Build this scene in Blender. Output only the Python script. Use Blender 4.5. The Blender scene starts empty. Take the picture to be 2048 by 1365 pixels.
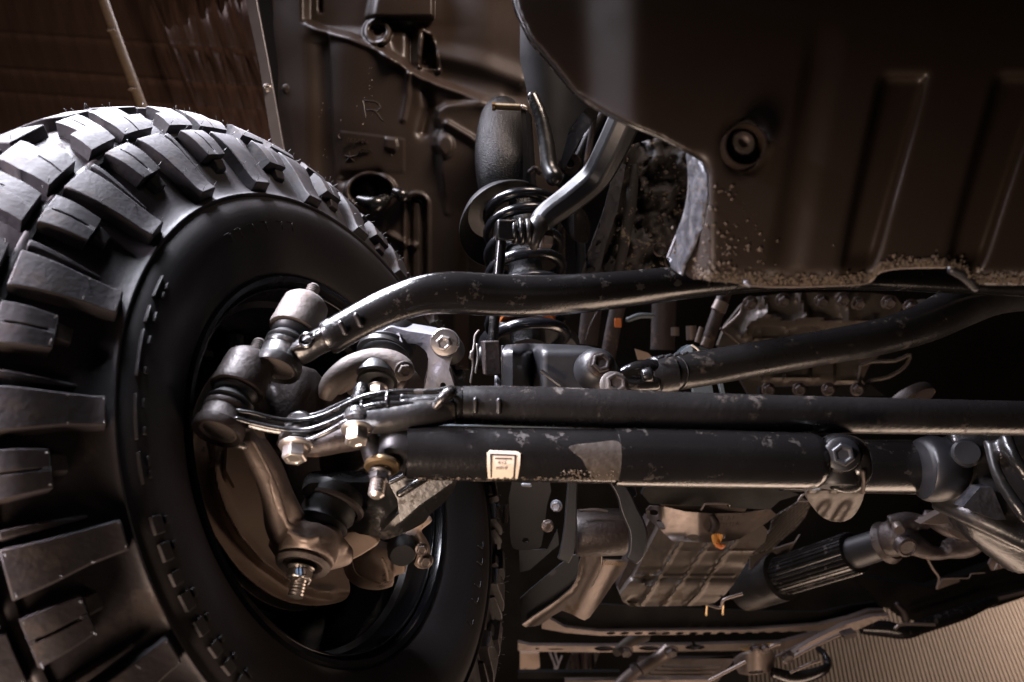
import bpy, bmesh, math, random
import numpy as np
from mathutils import Vector, Matrix, noise
from mathutils.geometry import delaunay_2d_cdt
random.seed(7); rng = np.random.default_rng(7)
R_ = math.radians
scene = bpy.context.scene
COL = scene.collection

# ------------------------------------------------------------------ camera
F = 1593.0                      # focal length in photograph pixels (28 mm on 36 mm)
PITCH = R_(30)
CAM = Vector((0, 0, 1.55))
AX = Vector((1, 0, 0)); AU = Vector((0, -math.sin(PITCH), math.cos(PITCH))); AF = Vector((0, math.cos(PITCH), math.sin(PITCH)))
cam = bpy.data.cameras.new('camera'); co = bpy.data.objects.new('camera', cam); COL.objects.link(co)
co.location = CAM; co.rotation_euler = (R_(90) + PITCH, 0, 0)
cam.sensor_width = 36; cam.lens = 28.0; cam.clip_start = 0.02; cam.clip_end = 60
cam.dof.use_dof = True; cam.dof.focus_distance = 1.02; cam.dof.aperture_fstop = 5.0
scene.camera = co

def V(x, y, z):                 # right, up, forward of the viewpoint -> a point of the place
    return CAM + AX * x + AU * y + AF * z
def D(x, y, z):
    return (AX * x + AU * y + AF * z).normalized()
def P(px, py, d):
    return V((px - 1024) / F * d, (682.5 - py) / F * d, d)
def PX(r, d): return r * d / F

# ------------------------------------------------------------------ world, lamps, exposure
w = bpy.data.worlds.new('World'); scene.world = w; w.use_nodes = True
bg = w.node_tree.nodes['Background']; bg.inputs[0].default_value = (0.44, 0.33, 0.26, 1); bg.inputs[1].default_value = 0.016
def area(name, loc, target, sx, sy, power, color, spread=180):
    l = bpy.data.lights.new(name, 'AREA'); l.shape = 'RECTANGLE'; l.size = sx; l.size_y = sy; l.energy = power; l.color = color; l.spread = R_(spread)
    o = bpy.data.objects.new(name, l); COL.objects.link(o); o.location = loc
    o.rotation_euler = (target - loc).to_track_quat('-Z', 'Y').to_euler()
    return o
area('cool_key_lamp', V(-0.9, 1.40, 2.1), V(-0.25, 0.0, 0.9), 2.0, 0.9, 60, (0.90, 0.87, 1.0), 110)
area('cool_side_lamp', V(-1.35, 0.55, 0.30), V(-0.62, -0.04, 0.60), 0.6, 0.6, 16, (0.96, 0.88, 1.0), 36)
area('cool_overhead_lamp', V(-0.62, 0.95, 0.97), V(-0.12, 0.02, 0.88), 0.4, 0.3, 10, (0.86, 0.88, 1.0), 50)
area('warm_low_lamp', V(0.9, -1.25, 1.3), V(0.4, 0.1, 1.4), 1.6, 0.4, 13, (1.0, 0.73, 0.56))
area('warm_wall_fill', V(4.0, -1.7, 4.3), V(2.2, -1.9, 5.0), 0.4, 0.8, 24, (1.0, 0.80, 0.67), 120)  # unseen warm lamp added to light the ribbed wall far behind
area('warm_near_lamp', V(-0.55, -0.75, 0.05), V(-0.15, -0.1, 0.9), 0.45, 0.45, 10.0, (1.0, 0.76, 0.60), 110)
area('warm_liner_fill', V(0.25, 1.2, 1.0), V(-0.28, 0.3, 1.6), 0.4, 0.3, 3.5, (1.0, 0.80, 0.68), 70)  # unseen warm fill added from above to brighten the wheel arch liner
scene.view_settings.view_transform = 'Standard'; scene.view_settings.look = 'None'
scene.view_settings.exposure = 0.0; scene.view_settings.gamma = 1.0

# ------------------------------------------------------------------ materials
def mat(name, col, rough=0.5, metal=0.0, var=0.25, nscale=9.0, bump=0.15, bscale=120.0, rvar=0.12,
        dirt=None, dscale=35.0, dthr=0.6, dlow=None, coat=0.0, spec=0.5):
    m = bpy.data.materials.new(name); m.use_nodes = True
    nt = m.node_tree; N = nt.nodes; L = nt.links; b = N['Principled BSDF']
    tc = N.new('ShaderNodeTexCoord')
    n1 = N.new('ShaderNodeTexNoise'); n1.inputs['Scale'].default_value = nscale; n1.inputs['Detail'].default_value = 7; n1.inputs['Roughness'].default_value = 0.62
    L.new(tc.outputs['Object'], n1.inputs['Vector'])
    mx = N.new('ShaderNodeMix'); mx.data_type = 'RGBA'
    mx.inputs[6].default_value = tuple(c * (1 - var) for c in col) + (1,); mx.inputs[7].default_value = tuple(min(1, c * (1 + var)) for c in col) + (1,)
    L.new(n1.outputs[0], mx.inputs[0]); colout = mx.outputs[2]
    n2 = N.new('ShaderNodeTexNoise'); n2.inputs['Scale'].default_value = bscale; n2.inputs['Detail'].default_value = 4
    L.new(tc.outputs['Object'], n2.inputs['Vector'])
    mr = N.new('ShaderNodeMapRange'); mr.inputs[1].default_value = 0.3; mr.inputs[2].default_value = 0.7
    mr.inputs[3].default_value = max(0.05, rough - rvar); mr.inputs[4].default_value = min(1, rough + rvar)
    L.new(n1.outputs[0], mr.inputs[0]); rout = mr.outputs[0]
    if dirt:
        n3 = N.new('ShaderNodeTexNoise'); n3.inputs['Scale'].default_value = dscale; n3.inputs['Detail'].default_value = 8; n3.inputs['Roughness'].default_value = 0.7
        L.new(tc.outputs['Object'], n3.inputs['Vector'])
        dr = N.new('ShaderNodeMapRange'); dr.inputs[1].default_value = dthr; dr.inputs[2].default_value = dthr + 0.07
        L.new(n3.outputs[0], dr.inputs[0]); fac = dr.outputs[0]
        md = N.new('ShaderNodeMix'); md.data_type = 'RGBA'; md.inputs[7].default_value = tuple(dirt) + (1,)
        L.new(fac, md.inputs[0]); L.new(colout, md.inputs[6]); colout = md.outputs[2]
        ma = N.new('ShaderNodeMath'); ma.operation = 'MAXIMUM'
        mm = N.new('ShaderNodeMath'); mm.operation = 'MULTIPLY'; mm.inputs[1].default_value = 0.85
        L.new(fac, mm.inputs[0]); L.new(mm.outputs[0], ma.inputs[0]); L.new(rout, ma.inputs[1]); rout = ma.outputs[0]
        if metal > 0:
            mi = N.new('ShaderNodeMapRange'); mi.inputs[3].default_value = metal; mi.inputs[4].default_value = 0
            L.new(fac, mi.inputs[0]); L.new(mi.outputs[0], b.inputs['Metallic'])
    L.new(colout, b.inputs['Base Color']); L.new(rout, b.inputs['Roughness'])
    b.inputs['Metallic'].default_value = metal; b.inputs['Coat Weight'].default_value = coat; b.inputs['Coat Roughness'].default_value = 0.2
    b.inputs['Specular IOR Level'].default_value = spec
    bp = N.new('ShaderNodeBump'); bp.inputs['Strength'].default_value = bump; bp.inputs['Distance'].default_value = 0.002
    L.new(n2.outputs[0], bp.inputs['Height']); L.new(bp.outputs[0], b.inputs['Normal'])
    return m
M = {}
M['rubber'] = mat('tyre_rubber', (0.022, 0.018, 0.020), 0.60, bump=0.22, bscale=200, nscale=14, spec=0.40, dirt=(0.040, 0.030, 0.027), dthr=0.55, dscale=12)
M['sidewall'] = mat('shaded_sidewall_rubber', (0.015, 0.012, 0.0125), 0.58, bump=0.10, bscale=260, spec=0.35)  # tyre rubber made darker, with the inner side's shade put into its colour
M['rimblack'] = mat('gloss_black_rim', (0.006, 0.006, 0.008), 0.22, bump=0.02, dirt=(0.05, 0.045, 0.05), dthr=0.71, dscale=60)
M['gloss'] = mat('black_coated_steel', (0.006, 0.0055, 0.0055), 0.20, bump=0.16, bscale=300, rvar=0.12, dirt=(0.024, 0.019, 0.016), dthr=0.58, dscale=42, coat=0.25)
M['gloss2'] = mat('black_coated_steel_worn', (0.011, 0.010, 0.010), 0.30, bump=0.25, bscale=160, rvar=0.15, dirt=(0.040, 0.031, 0.025), dthr=0.58, dscale=30, coat=0.2)
M['spring'] = mat('spring_black', (0.008, 0.008, 0.010), 0.22, bump=0.05, coat=0.4)
M['satin'] = mat('satin_black_paint', (0.008, 0.008, 0.0095), 0.42, bump=0.08, bscale=200, dirt=(0.10, 0.09, 0.08), dthr=0.70, dscale=90)
M['plastic'] = mat('liner_black_plastic', (0.026, 0.0175, 0.013), 0.42, bump=0.10, bscale=420, nscale=5, spec=0.35, dirt=(0.16, 0.12, 0.08), dthr=0.735, dscale=70)
M['cast'] = mat('bare_cast_iron', (0.11, 0.092, 0.083), 0.60, metal=0.55, bump=0.35, bscale=220, nscale=30, dirt=(0.10, 0.06, 0.04), dthr=0.60, dscale=22)
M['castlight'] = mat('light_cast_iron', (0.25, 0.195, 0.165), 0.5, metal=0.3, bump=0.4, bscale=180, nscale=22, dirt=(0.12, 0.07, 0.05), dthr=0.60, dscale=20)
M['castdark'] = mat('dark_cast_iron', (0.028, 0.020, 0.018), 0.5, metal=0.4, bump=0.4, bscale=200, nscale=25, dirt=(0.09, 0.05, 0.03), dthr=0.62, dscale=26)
M['castgrey'] = mat('grey_cast_aluminium', (0.17, 0.17, 0.19), 0.5, metal=0.55, bump=0.3, bscale=300, nscale=16)
M['brown'] = mat('brown_coated_shield', (0.33, 0.245, 0.19), 0.55, metal=0.1, bump=0.25, bscale=150, nscale=12, dirt=(0.05, 0.035, 0.03), dthr=0.62, dscale=28)
M['zinc'] = mat('zinc_plated_bolt', (0.45, 0.41, 0.38), 0.30, metal=0.9, bump=0.1, var=0.2)
M['brass'] = mat('yellow_zinc', (0.22, 0.155, 0.085), 0.33, metal=0.9, bump=0.1)
M['boot'] = mat('rubber_boot', (0.007, 0.0065, 0.007), 0.42, bump=0.05)
M['rust'] = mat('mud_caked_frame', (0.012, 0.009, 0.008), 0.7, bump=1.0, bscale=55, nscale=25, dirt=(0.20, 0.16, 0.11), dthr=0.60, dscale=38)
M['panel'] = mat('skid_panel_plastic', (0.017, 0.011, 0.008), 0.42, bump=0.06, bscale=500, nscale=3, dirt=(0.11, 0.085, 0.065), dthr=0.74, dscale=60, spec=0.4)
M['worn'] = mat('scraped_edge_metal', (0.05, 0.05, 0.058), 0.45, metal=0.5, bump=1.0, bscale=90, nscale=90, var=0.5, rvar=0.2, dirt=(0.05, 0.040, 0.032), dthr=0.56, dscale=110)
M['mud'] = mat('dried_mud', (0.085, 0.065, 0.048), 0.9, bump=1.0, bscale=60, nscale=60, var=0.5)
M['pan'] = mat('cast_pan_olive', (0.068, 0.056, 0.047), 0.48, metal=0.45, bump=0.3, bscale=140, nscale=10, dirt=(0.05, 0.035, 0.025), dthr=0.58, dscale=14)
M['heat'] = mat('bare_steel_bracket', (0.12, 0.096, 0.084), 0.42, metal=0.6, bump=0.25, bscale=90, nscale=8, dirt=(0.09, 0.06, 0.04), dthr=0.60, dscale=16)
M['under'] = mat('underbody_black', (0.003, 0.0025, 0.0022), 0.7, bump=0.3, bscale=60, spec=0.15)
M['curtain'] = mat('dark_brown_sheet', (0.10, 0.060, 0.046), 0.8, bump=0.15, bscale=60, nscale=3, spec=0.12)
M['wallrib'] = mat('beige_corrugated_metal', (0.34, 0.28, 0.235), 0.6, bump=0.1, bscale=30, nscale=2)
M['ground'] = mat('grey_concrete', (0.07, 0.055, 0.045), 0.8, bump=0.4, bscale=40, nscale=4)
M['label'] = mat('cream_sticker', (0.62, 0.54, 0.45), 0.5, bump=0.02, dirt=(0.22, 0.15, 0.10), dthr=0.66, dscale=60)
M['ink'] = mat('black_ink', (0.02, 0.016, 0.015), 0.6)
M['orange'] = mat('orange_plastic', (0.42, 0.12, 0.03), 0.45, bump=0.1)
M['leaf'] = mat('dry_orange_leaf', (0.50, 0.24, 0.06), 0.6, bump=0.4, bscale=60)
M['blue'] = mat('blue_paint_mark', (0.02, 0.16, 0.45), 0.4)
M['bluegrey'] = mat('blue_grey_bracket', (0.06, 0.075, 0.085), 0.45, metal=0.3)
M['tower'] = mat('speckled_black_coating', (0.006, 0.006, 0.0075), 0.38, bump=1.0, bscale=420, nscale=12)
M['hair'] = mat('rubber_hair', (0.10, 0.10, 0.10), 0.4, spec=0.8)
M['strip'] = mat('grey_metal_strip', (0.16, 0.15, 0.16), 0.40, metal=0.5, bump=0.15, bscale=80, dirt=(0.4, 0.4, 0.42), dthr=0.70, dscale=60)
M['hose'] = mat('tan_braided_rod', (0.26, 0.18, 0.11), 0.7, bump=1.0, bscale=150, nscale=120, var=0.6)
M['white'] = mat('white_chalk_mark', (0.75, 0.75, 0.78), 0.6)

# ------------------------------------------------------------------ things and meshes
def thing(name, label, cat, loc, group=None):
    o = bpy.data.objects.new(name, None); COL.objects.link(o); o.location = loc; o.empty_display_size = 0.05
    o['label'] = label; o['category'] = cat
    if group: o['group'] = group
    return o
def root_loc(p):
    l = Vector((0, 0, 0))
    while p is not None: l = l + p.location; p = p.parent
    return l
def link(name, verts, faces, m, parent=None, smooth=True, sharp=38, bevel=0, kind=None, label=None, loc=None, subsurf=0):
    """verts in world space; the object's origin sits at the middle of the piece."""
    me = bpy.data.meshes.new(name)
    vs = np.array([tuple(v) for v in verts], dtype=float)
    c = Vector(vs.mean(0)) if loc is None else Vector(loc)
    vs = vs - np.array(c)
    me.from_pydata(vs.tolist(), [], [tuple(int(i) for i in f) for f in faces]); me.update()
    bm = bmesh.new(); bm.from_mesh(me); bmesh.ops.recalc_face_normals(bm, faces=bm.faces); bm.to_mesh(me); bm.free()
    if smooth:
        me.polygons.foreach_set('use_smooth', [True] * len(me.polygons))
        if sharp: me.set_sharp_from_angle(angle=R_(sharp))
    me.materials.append(m)
    o = bpy.data.objects.new(name, me); COL.objects.link(o); o.location = c
    if parent is not None:
        o.parent = parent; o.location = c - root_loc(parent)
    if bevel:
        b = o.modifiers.new('bevel', 'BEVEL'); b.width = bevel; b.segments = 2; b.limit_method = 'ANGLE'; b.angle_limit = R_(40)
    if subsurf:
        s = o.modifiers.new('sub', 'SUBSURF'); s.levels = subsurf; s.render_levels = subsurf
    if kind: o['kind'] = kind
    if label: o['label'] = label
    return o
def tagt(o, label, cat, group=None):
    o['label'] = label; o['category'] = cat
    if group: o['group'] = group
    return o
class G:                        # collects several closed shapes of ONE piece
    def __init__(s): s.v = []; s.f = []
    def add(s, vf):
        n = len(s.v); s.v += [Vector(v) for v in vf[0]]; s.f += [[i + n for i in f] for f in vf[1]]; return s
    def link(s, name, m, parent=None, **k): return link(name, s.v, s.f, m, parent, **k)

def catmull(pts, n):
    pts = [np.array(p, float) for p in pts]
    if len(pts) < 3: 
        return [pts[0] + (pts[-1] - pts[0]) * t for t in np.linspace(0, 1, max(2, n))]
    P_ = [2 * pts[0] - pts[1]] + pts + [2 * pts[-1] - pts[-2]]
    out = []
    for i in range(1, len(P_) - 2):
        for t in np.linspace(0, 1, n, endpoint=False):
            a, b, c, d = P_[i - 1], P_[i], P_[i + 1], P_[i + 2]
            out.append(0.5 * ((2 * b) + (-a + c) * t + (2 * a - 5 * b + 4 * c - d) * t * t + (-a + 3 * b - 3 * c + d) * t ** 3))
    out.append(pts[-1]); return out
def tube(path, rad, segs=20, n=6, closed_caps=True, section=None, up=None, round_ends=0):
    """path: world points, rad: one radius or one per point; section: list of (a, b) multipliers of the radius."""
    k = len(path); rr = [rad] * k if not hasattr(rad, '__len__') else list(rad)
    q = catmull([tuple(p) + (r,) for p, r in zip(path, rr)], n)
    pts = [Vector(x[:3]) for x in q]; rs = [max(1e-5, float(x[3])) for x in q]
    if round_ends:
        e = round_ends
        d0 = (pts[0] - pts[1]).normalized(); d1 = (pts[-1] - pts[-2]).normalized()
        a = [(pts[0] + d0 * rs[0] * e * math.sin(t), rs[0] * math.cos(t)) for t in (1.45, 1.1, 0.7, 0.35)]
        b = [(pts[-1] + d1 * rs[-1] * e * math.sin(t), rs[-1] * math.cos(t)) for t in (0.35, 0.7, 1.1, 1.45)]
        pts = [x[0] for x in a] + pts + [x[0] for x in b]; rs = [x[1] for x in a] + rs + [x[1] for x in b]
    sec = section or [(math.cos(2 * math.pi * i / segs), math.sin(2 * math.pi * i / segs)) for i in range(segs)]
    m = len(sec); v = []; f = []
    t0 = (pts[1] - pts[0]).normalized()
    u = Vector(up) if up is not None else (AU if abs(t0.dot(AU)) < 0.9 else AF)
    u = (u - t0 * u.dot(t0)).normalized()
    for i, p in enumerate(pts):
        t = ((pts[min(i + 1, len(pts) - 1)] - pts[max(i - 1, 0)])).normalized()
        u = (u - t * u.dot(t)).normalized(); s = t.cross(u)
        for a, b in sec: v.append(p + (u * a + s * b) * rs[i])
    for i in range(len(pts) - 1):
        for j in range(m):
            f.append([i * m + j, i * m + (j + 1) % m, (i + 1) * m + (j + 1) % m, (i + 1) * m + j])
    f.append(list(range(m))); f.append([(len(pts) - 1) * m + j for j in range(m)][::-1])
    return v, f
def ptube(pp, segs=20, **k):    # [(px, py, depth, radius_px)]
    return tube([P(a, b, d) for a, b, d, r in pp], [PX(r, d) for a, b, d, r in pp], segs, **k)
def lathe(prof, org, ax, segs=40, ell=None):
    """prof: (radius, height along axis)"""
    ax = Vector(ax).normalized(); u = ax.orthogonal().normalized(); s = ax.cross(u); v = []; f = []
    m = segs
    for r, h in prof:
        r = max(r, 1e-5)
        for j in range(m):
            a = 2 * math.pi * j / m; v.append(Vector(org) + ax * h + (u * math.cos(a) + s * math.sin(a)) * r)
    for i in range(len(prof) - 1):
        for j in range(m): f.append([i * m + j, i * m + (j + 1) % m, (i + 1) * m + (j + 1) % m, (i + 1) * m + j])
    if prof[0] != prof[-1]:
        f.append(list(range(m))); f.append([(len(prof) - 1) * m + j for j in range(m)][::-1])
    else:
        pass
    return v, f
def box(c, dx, dy, dz, X=AX, Y=AU, Z=AF):
    X = Vector(X).normalized(); Y = Vector(Y).normalized(); Z = Vector(Z).normalized(); v = []
    for a in (-1, 1):
        for b in (-1, 1):
            for e in (-1, 1): v.append(Vector(c) + X * a * dx / 2 + Y * b * dy / 2 + Z * e * dz / 2)
    return v, [[0, 1, 3, 2], [4, 6, 7, 5], [0, 4, 5, 1], [2, 3, 7, 6], [0, 2, 6, 4], [1, 5, 7, 3]]
def inpoly(x, y, poly):
    x = np.asarray(x, float); y = np.asarray(y, float); c = np.zeros(x.shape, bool); n = len(poly)
    for i in range(n):
        x0, y0 = poly[i]; x1, y1 = poly[(i + 1) % n]
        if y0 == y1: continue
        k = ((y0 > y) != (y1 > y)) & (x < (x1 - x0) * (y - y0) / (y1 - y0) + x0); c ^= k
    return c
def densify(poly, step):
    out = []
    for i in range(len(poly)):
        a = np.array(poly[i], float); b = np.array(poly[(i + 1) % len(poly)], float); k = max(1, int(np.hypot(*(b - a)) / step))
        for t in range(k): out.append(tuple(a + (b - a) * t / k))
    return out
def rounded(poly, n=4):         # closed smooth outline through the points
    p = [np.array(q, float) for q in poly]; m = len(p); out = []
    for i in range(m):
        a, b, c, d = p[i - 1], p[i], p[(i + 1) % m], p[(i + 2) % m]
        for t in np.linspace(0, 1, n, endpoint=False):
            out.append(tuple(0.5 * ((2 * b) + (-a + c) * t + (2 * a - 5 * b + 4 * c - d) * t * t + (-a + 3 * b - 3 * c + d) * t ** 3)))
    return out
def ellipse(cx, cy, rx, ry, n=24, rot=0):
    r = R_(rot)
    return [(cx + rx * math.cos(a) * math.cos(r) - ry * math.sin(a) * math.sin(r), cy + rx * math.cos(a) * math.sin(r) + ry * math.sin(a) * math.cos(r)) for a in [2 * math.pi * i / n for i in range(n)]]
def sheet(outline, depth, thick, step=0, holes=(), back=AF, tf=None):
    """a shaped plate: outline and holes traced as pixels, each laid at its own distance depth(x, y); back = direction of its thickness"""
    tf = tf or (lambda x, y: P(x, y, float(depth(x, y))))
    st = step or 25
    loops = [densify(outline, st)] + [densify(h, max(4, st * 0.6)) for h in holes]
    pts = []; edges = []
    for lp in loops:
        n0 = len(pts); pts += lp; edges += [(n0 + i, n0 + (i + 1) % len(lp)) for i in range(len(lp))]
    nb = len(pts)
    if step:
        xs = [p[0] for p in outline]; ys = [p[1] for p in outline]
        gx, gy = np.meshgrid(np.arange(min(xs) + step / 2, max(xs), step), np.arange(min(ys) + step / 2, max(ys), step))
        gx = gx.ravel(); gy = gy.ravel(); ok = inpoly(gx, gy, outline)
        for h in holes: ok &= ~inpoly(gx, gy, h)
        B = np.array(pts); gx = gx[ok]; gy = gy[ok]
        keep = np.ones(len(gx), bool)
        for b in B: keep &= (gx - b[0]) ** 2 + (gy - b[1]) ** 2 > (step * 0.45) ** 2
        pts += list(zip(gx[keep], gy[keep]))
    v2, e2, f2, ov, oe, of = delaunay_2d_cdt([Vector((float(a), float(b))) for a, b in pts], edges, [], 0, 1e-4)
    A = np.array([tuple(v) for v in v2]); T = np.array([list(f) for f in f2])
    cxy = A[T].mean(1); ok = inpoly(cxy[:, 0], cxy[:, 1], outline)
    for h in holes: ok &= ~inpoly(cxy[:, 0], cxy[:, 1], h)
    T = T[ok]
    fr = [tf(a, b) for a, b in A]; n = len(fr)
    if callable(back): bk = [back(a, b, p) for (a, b), p in zip(A, fr)]
    else: bk = [p + Vector(back).normalized() * thick for p in fr]
    faces = [list(t) for t in T] + [[i + n for i in t[::-1]] for t in T]
    cnt = {}
    for t in T:
        for i in range(3):
            e = (t[i], t[(i + 1) % 3]); k = (min(e), max(e)); cnt.setdefault(k, []).append(e)
    for k, es in cnt.items():
        if len(es) == 1: a, b = es[0]; faces.append([b, a, a + n, b + n])
    used = sorted({i for f in faces for i in f}); mp = {i: j for j, i in enumerate(used)}
    allv = fr + bk
    return [allv[i] for i in used], [[mp[i] for i in f] for f in faces]
def casting(name, g, m, parent, voxel=0.0028, smooth=4, **k):
    """one solid casting: overlapping lumps fused into a single skin"""
    o = link(name, g.v, g.f, m, parent, smooth=True, sharp=0, **k)
    r = o.modifiers.new('fuse', 'REMESH'); r.mode = 'VOXEL'; r.voxel_size = voxel; r.use_smooth_shade = True
    if smooth:
        s = o.modifiers.new('soften', 'SMOOTH'); s.iterations = smooth; s.factor = 0.6
    return o
def hexbolt(parent, at, ax, r, m=None, name='bolt', washer=1.35, h=0.9, dish=True, label=None):
    """flanged hexagon bolt head: r = half width across corners"""
    m = m or M['zinc']; ax = Vector(ax).normalized(); at = Vector(at); g = G()
    g.add(lathe([(0, 0), (r * washer, 0), (r * washer, r * 0.14), (r * (washer - .12), r * 0.22), (r * 0.9, r * 0.3), (0, r * .3)], at, ax, 24))
    u = ax.orthogonal().normalized(); s = ax.cross(u); v = []; a0 = random.random()
    for hh, rr in ((r * .2, r), (r * h, r), (r * (h + .12), r * .86)):
        for j in range(6):
            a = a0 + math.pi / 3 * j; v.append(at + ax * hh + (u * math.cos(a) + s * math.sin(a)) * rr)
    f = [[i * 6 + j, i * 6 + (j + 1) % 6, (i + 1) * 6 + (j + 1) % 6, (i + 1) * 6 + j] for i in range(2) for j in range(6)]
    n = 12
    if dish:
        for hh, rr in ((r * (h + .12), r * .62), (r * (h + .02), r * .52)):
            for j in range(6):
                a = a0 + math.pi / 3 * j; v.append(at + ax * hh + (u * math.cos(a) + s * math.sin(a)) * rr)
        f += [[i * 6 + j, i * 6 + (j + 1) % 6, (i + 1) * 6 + (j + 1) % 6, (i + 1) * 6 + j] for i in (2, 3) for j in range(6)]; n = 24
    f += [list(range(6)), [n + j if not dish else n + j for j in range(6)]]
    g.add((v, f)); return g.link(name, m, parent, sharp=25, bevel=r * 0.05, label=label)
def text_mesh(body, at, X, Y, size, depth, m, parent, name='lettering', italic=0.0, wscale=1.0):
    cu = bpy.data.curves.new('t', 'FONT'); cu.body = body; cu.size = 1; cu.extrude = 0.5; cu.align_x = 'CENTER'; cu.align_y = 'CENTER'; cu.shear = italic; cu.resolution_u = 2
    to = bpy.data.objects.new('t', cu); COL.objects.link(to)
    me = bpy.data.meshes.new_from_object(to.evaluated_get(bpy.context.evaluated_depsgraph_get()))
    bpy.data.objects.remove(to)
    X = Vector(X).normalized(); Y = Vector(Y).normalized(); Z = X.cross(Y)
    v = [Vector(at) + X * p.co.x * size * wscale + Y * p.co.y * size + Z * (p.co.z) * depth for p in me.vertices]; f = [list(p.vertices) for p in me.polygons]
    bpy.data.meshes.remove(me)
    return link(name, v, f, m, parent, smooth=False)
def lumps(n, fn, smin, smax):   # many small irregular stones or crumbs
    g = G()
    for _ in range(n):
        c, up = fn(); s = smin + (smax - smin) * random.random() ** 2
        v = []
        for k in range(6):
            d = [Vector((1, 0, 0)), Vector((-1, 0, 0)), Vector((0, 1, 0)), Vector((0, -1, 0)), Vector((0, 0, 1)), Vector((0, 0, -1))][k]
            v.append(c + d * s * (0.6 + 0.7 * random.random()) + Vector((random.random() - .5, random.random() - .5, random.random() - .5)) * s * .6)
        g.add((v, [[0, 2, 4], [2, 1, 4], [1, 3, 4], [3, 0, 4], [2, 0, 5], [1, 2, 5], [3, 1, 5], [0, 3, 5]]))
    return g
def segdist(x, y, pl):          # distance to a polyline, signed side, parameter along it
    x = np.asarray(x, float); y = np.asarray(y, float); best = np.full(x.shape, 1e9); side = np.zeros(x.shape); par = np.zeros(x.shape)
    n = len(pl) - 1
    for i in range(n):
        ax_, ay_ = pl[i]; bx, by = pl[i + 1]; dx, dy = bx - ax_, by - ay_; L2 = dx * dx + dy * dy
        t = np.clip(((x - ax_) * dx + (y - ay_) * dy) / L2, 0, 1); ex = x - ax_ - t * dx; ey = y - ay_ - t * dy
        d = np.hypot(ex, ey); k = d < best - 1e-9; best = np.where(k, d, best); side = np.where(k, np.sign(dx * ey - dy * ex), side); par = np.where(k, (i + t) / n, par)
    return best, side, par
def ss(e0, e1, x):
    t = np.clip((np.asarray(x, float) - e0) / (e1 - e0), 0, 1); return t * t * (3 - 2 * t)

# ------------------------------------------------------------------ WHEEL
WC = np.array([-.2135, -.1472, .9804]); th, ph = 1.1816, 0.312
WA = np.array([math.sin(th) * math.cos(ph), math.sin(ph), -math.cos(th) * math.cos(ph)])
WU = np.cross([0, 1, 0], WA); WU /= np.linalg.norm(WU); WV = np.cross(WA, WU)
def T(r, off, ang):             # ang in degrees round the hub
    q = WC + WA * off + r * (math.cos(R_(ang)) * WU + math.sin(R_(ang)) * WV); return V(*q)
def WP(px, py, off=0.0):        # the point of a plane parallel to the wheel seen in that direction
    ray = np.array([(px - 1024) / F, (682.5 - py) / F, 1.0]); d = (WA @ WC + off) / (WA @ ray); return V(*(ray * d))
WAX = D(*WA)
wheel = thing('wheel', 'large off-road wheel at the left with chunky mud tyre and glossy black rim', 'wheel', V(*WC))
def ring_loft(prof, m=180):     # surface of revolution round the hub, profile (r, off)
    v = []; f = []
    for r, o in prof:
        for j in range(m): v.append(T(r, o, 360 * j / m))
    n = len(prof)
    for i in range(n):
        for j in range(m): f.append([i * m + j, i * m + (j + 1) % m, ((i + 1) % n) * m + (j + 1) % m, ((i + 1) % n) * m + j])
    return v, f
def smoothprof(p, n=4):
    return [tuple(q) for q in catmull(p, n)]
car = smoothprof([(.237, -.004), (.245, .006), (.262, .018), (.290, .030), (.318, .031), (.334, .024), (.3345, .0245), (.338, .0265), (.341, .022), (.352, .014), (.372, .007), (.395, -.001), (.412, -.008), (.4245, -.016), (.442, -.028), (.462, -.050), (.474, -.08), (.480, -.12), (.470, -.17), (.44, -.205), (.34, -.215), (.27, -.20), (.237, -.175)])
tyre = link('tyre', *ring_loft(car + [(.230, -.17), (.230, -.01)], 200), M['rubber'], wheel, sharp=50)
tyre.data.materials.append(M['sidewall'])
_k = next(i for i, q in enumerate(car) if q[0] > .336)
for p_ in tyre.data.polygons:
    if p_.index < _k * 200 or p_.index >= (len(car) - 3) * 200: p_.material_index = 1
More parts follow.
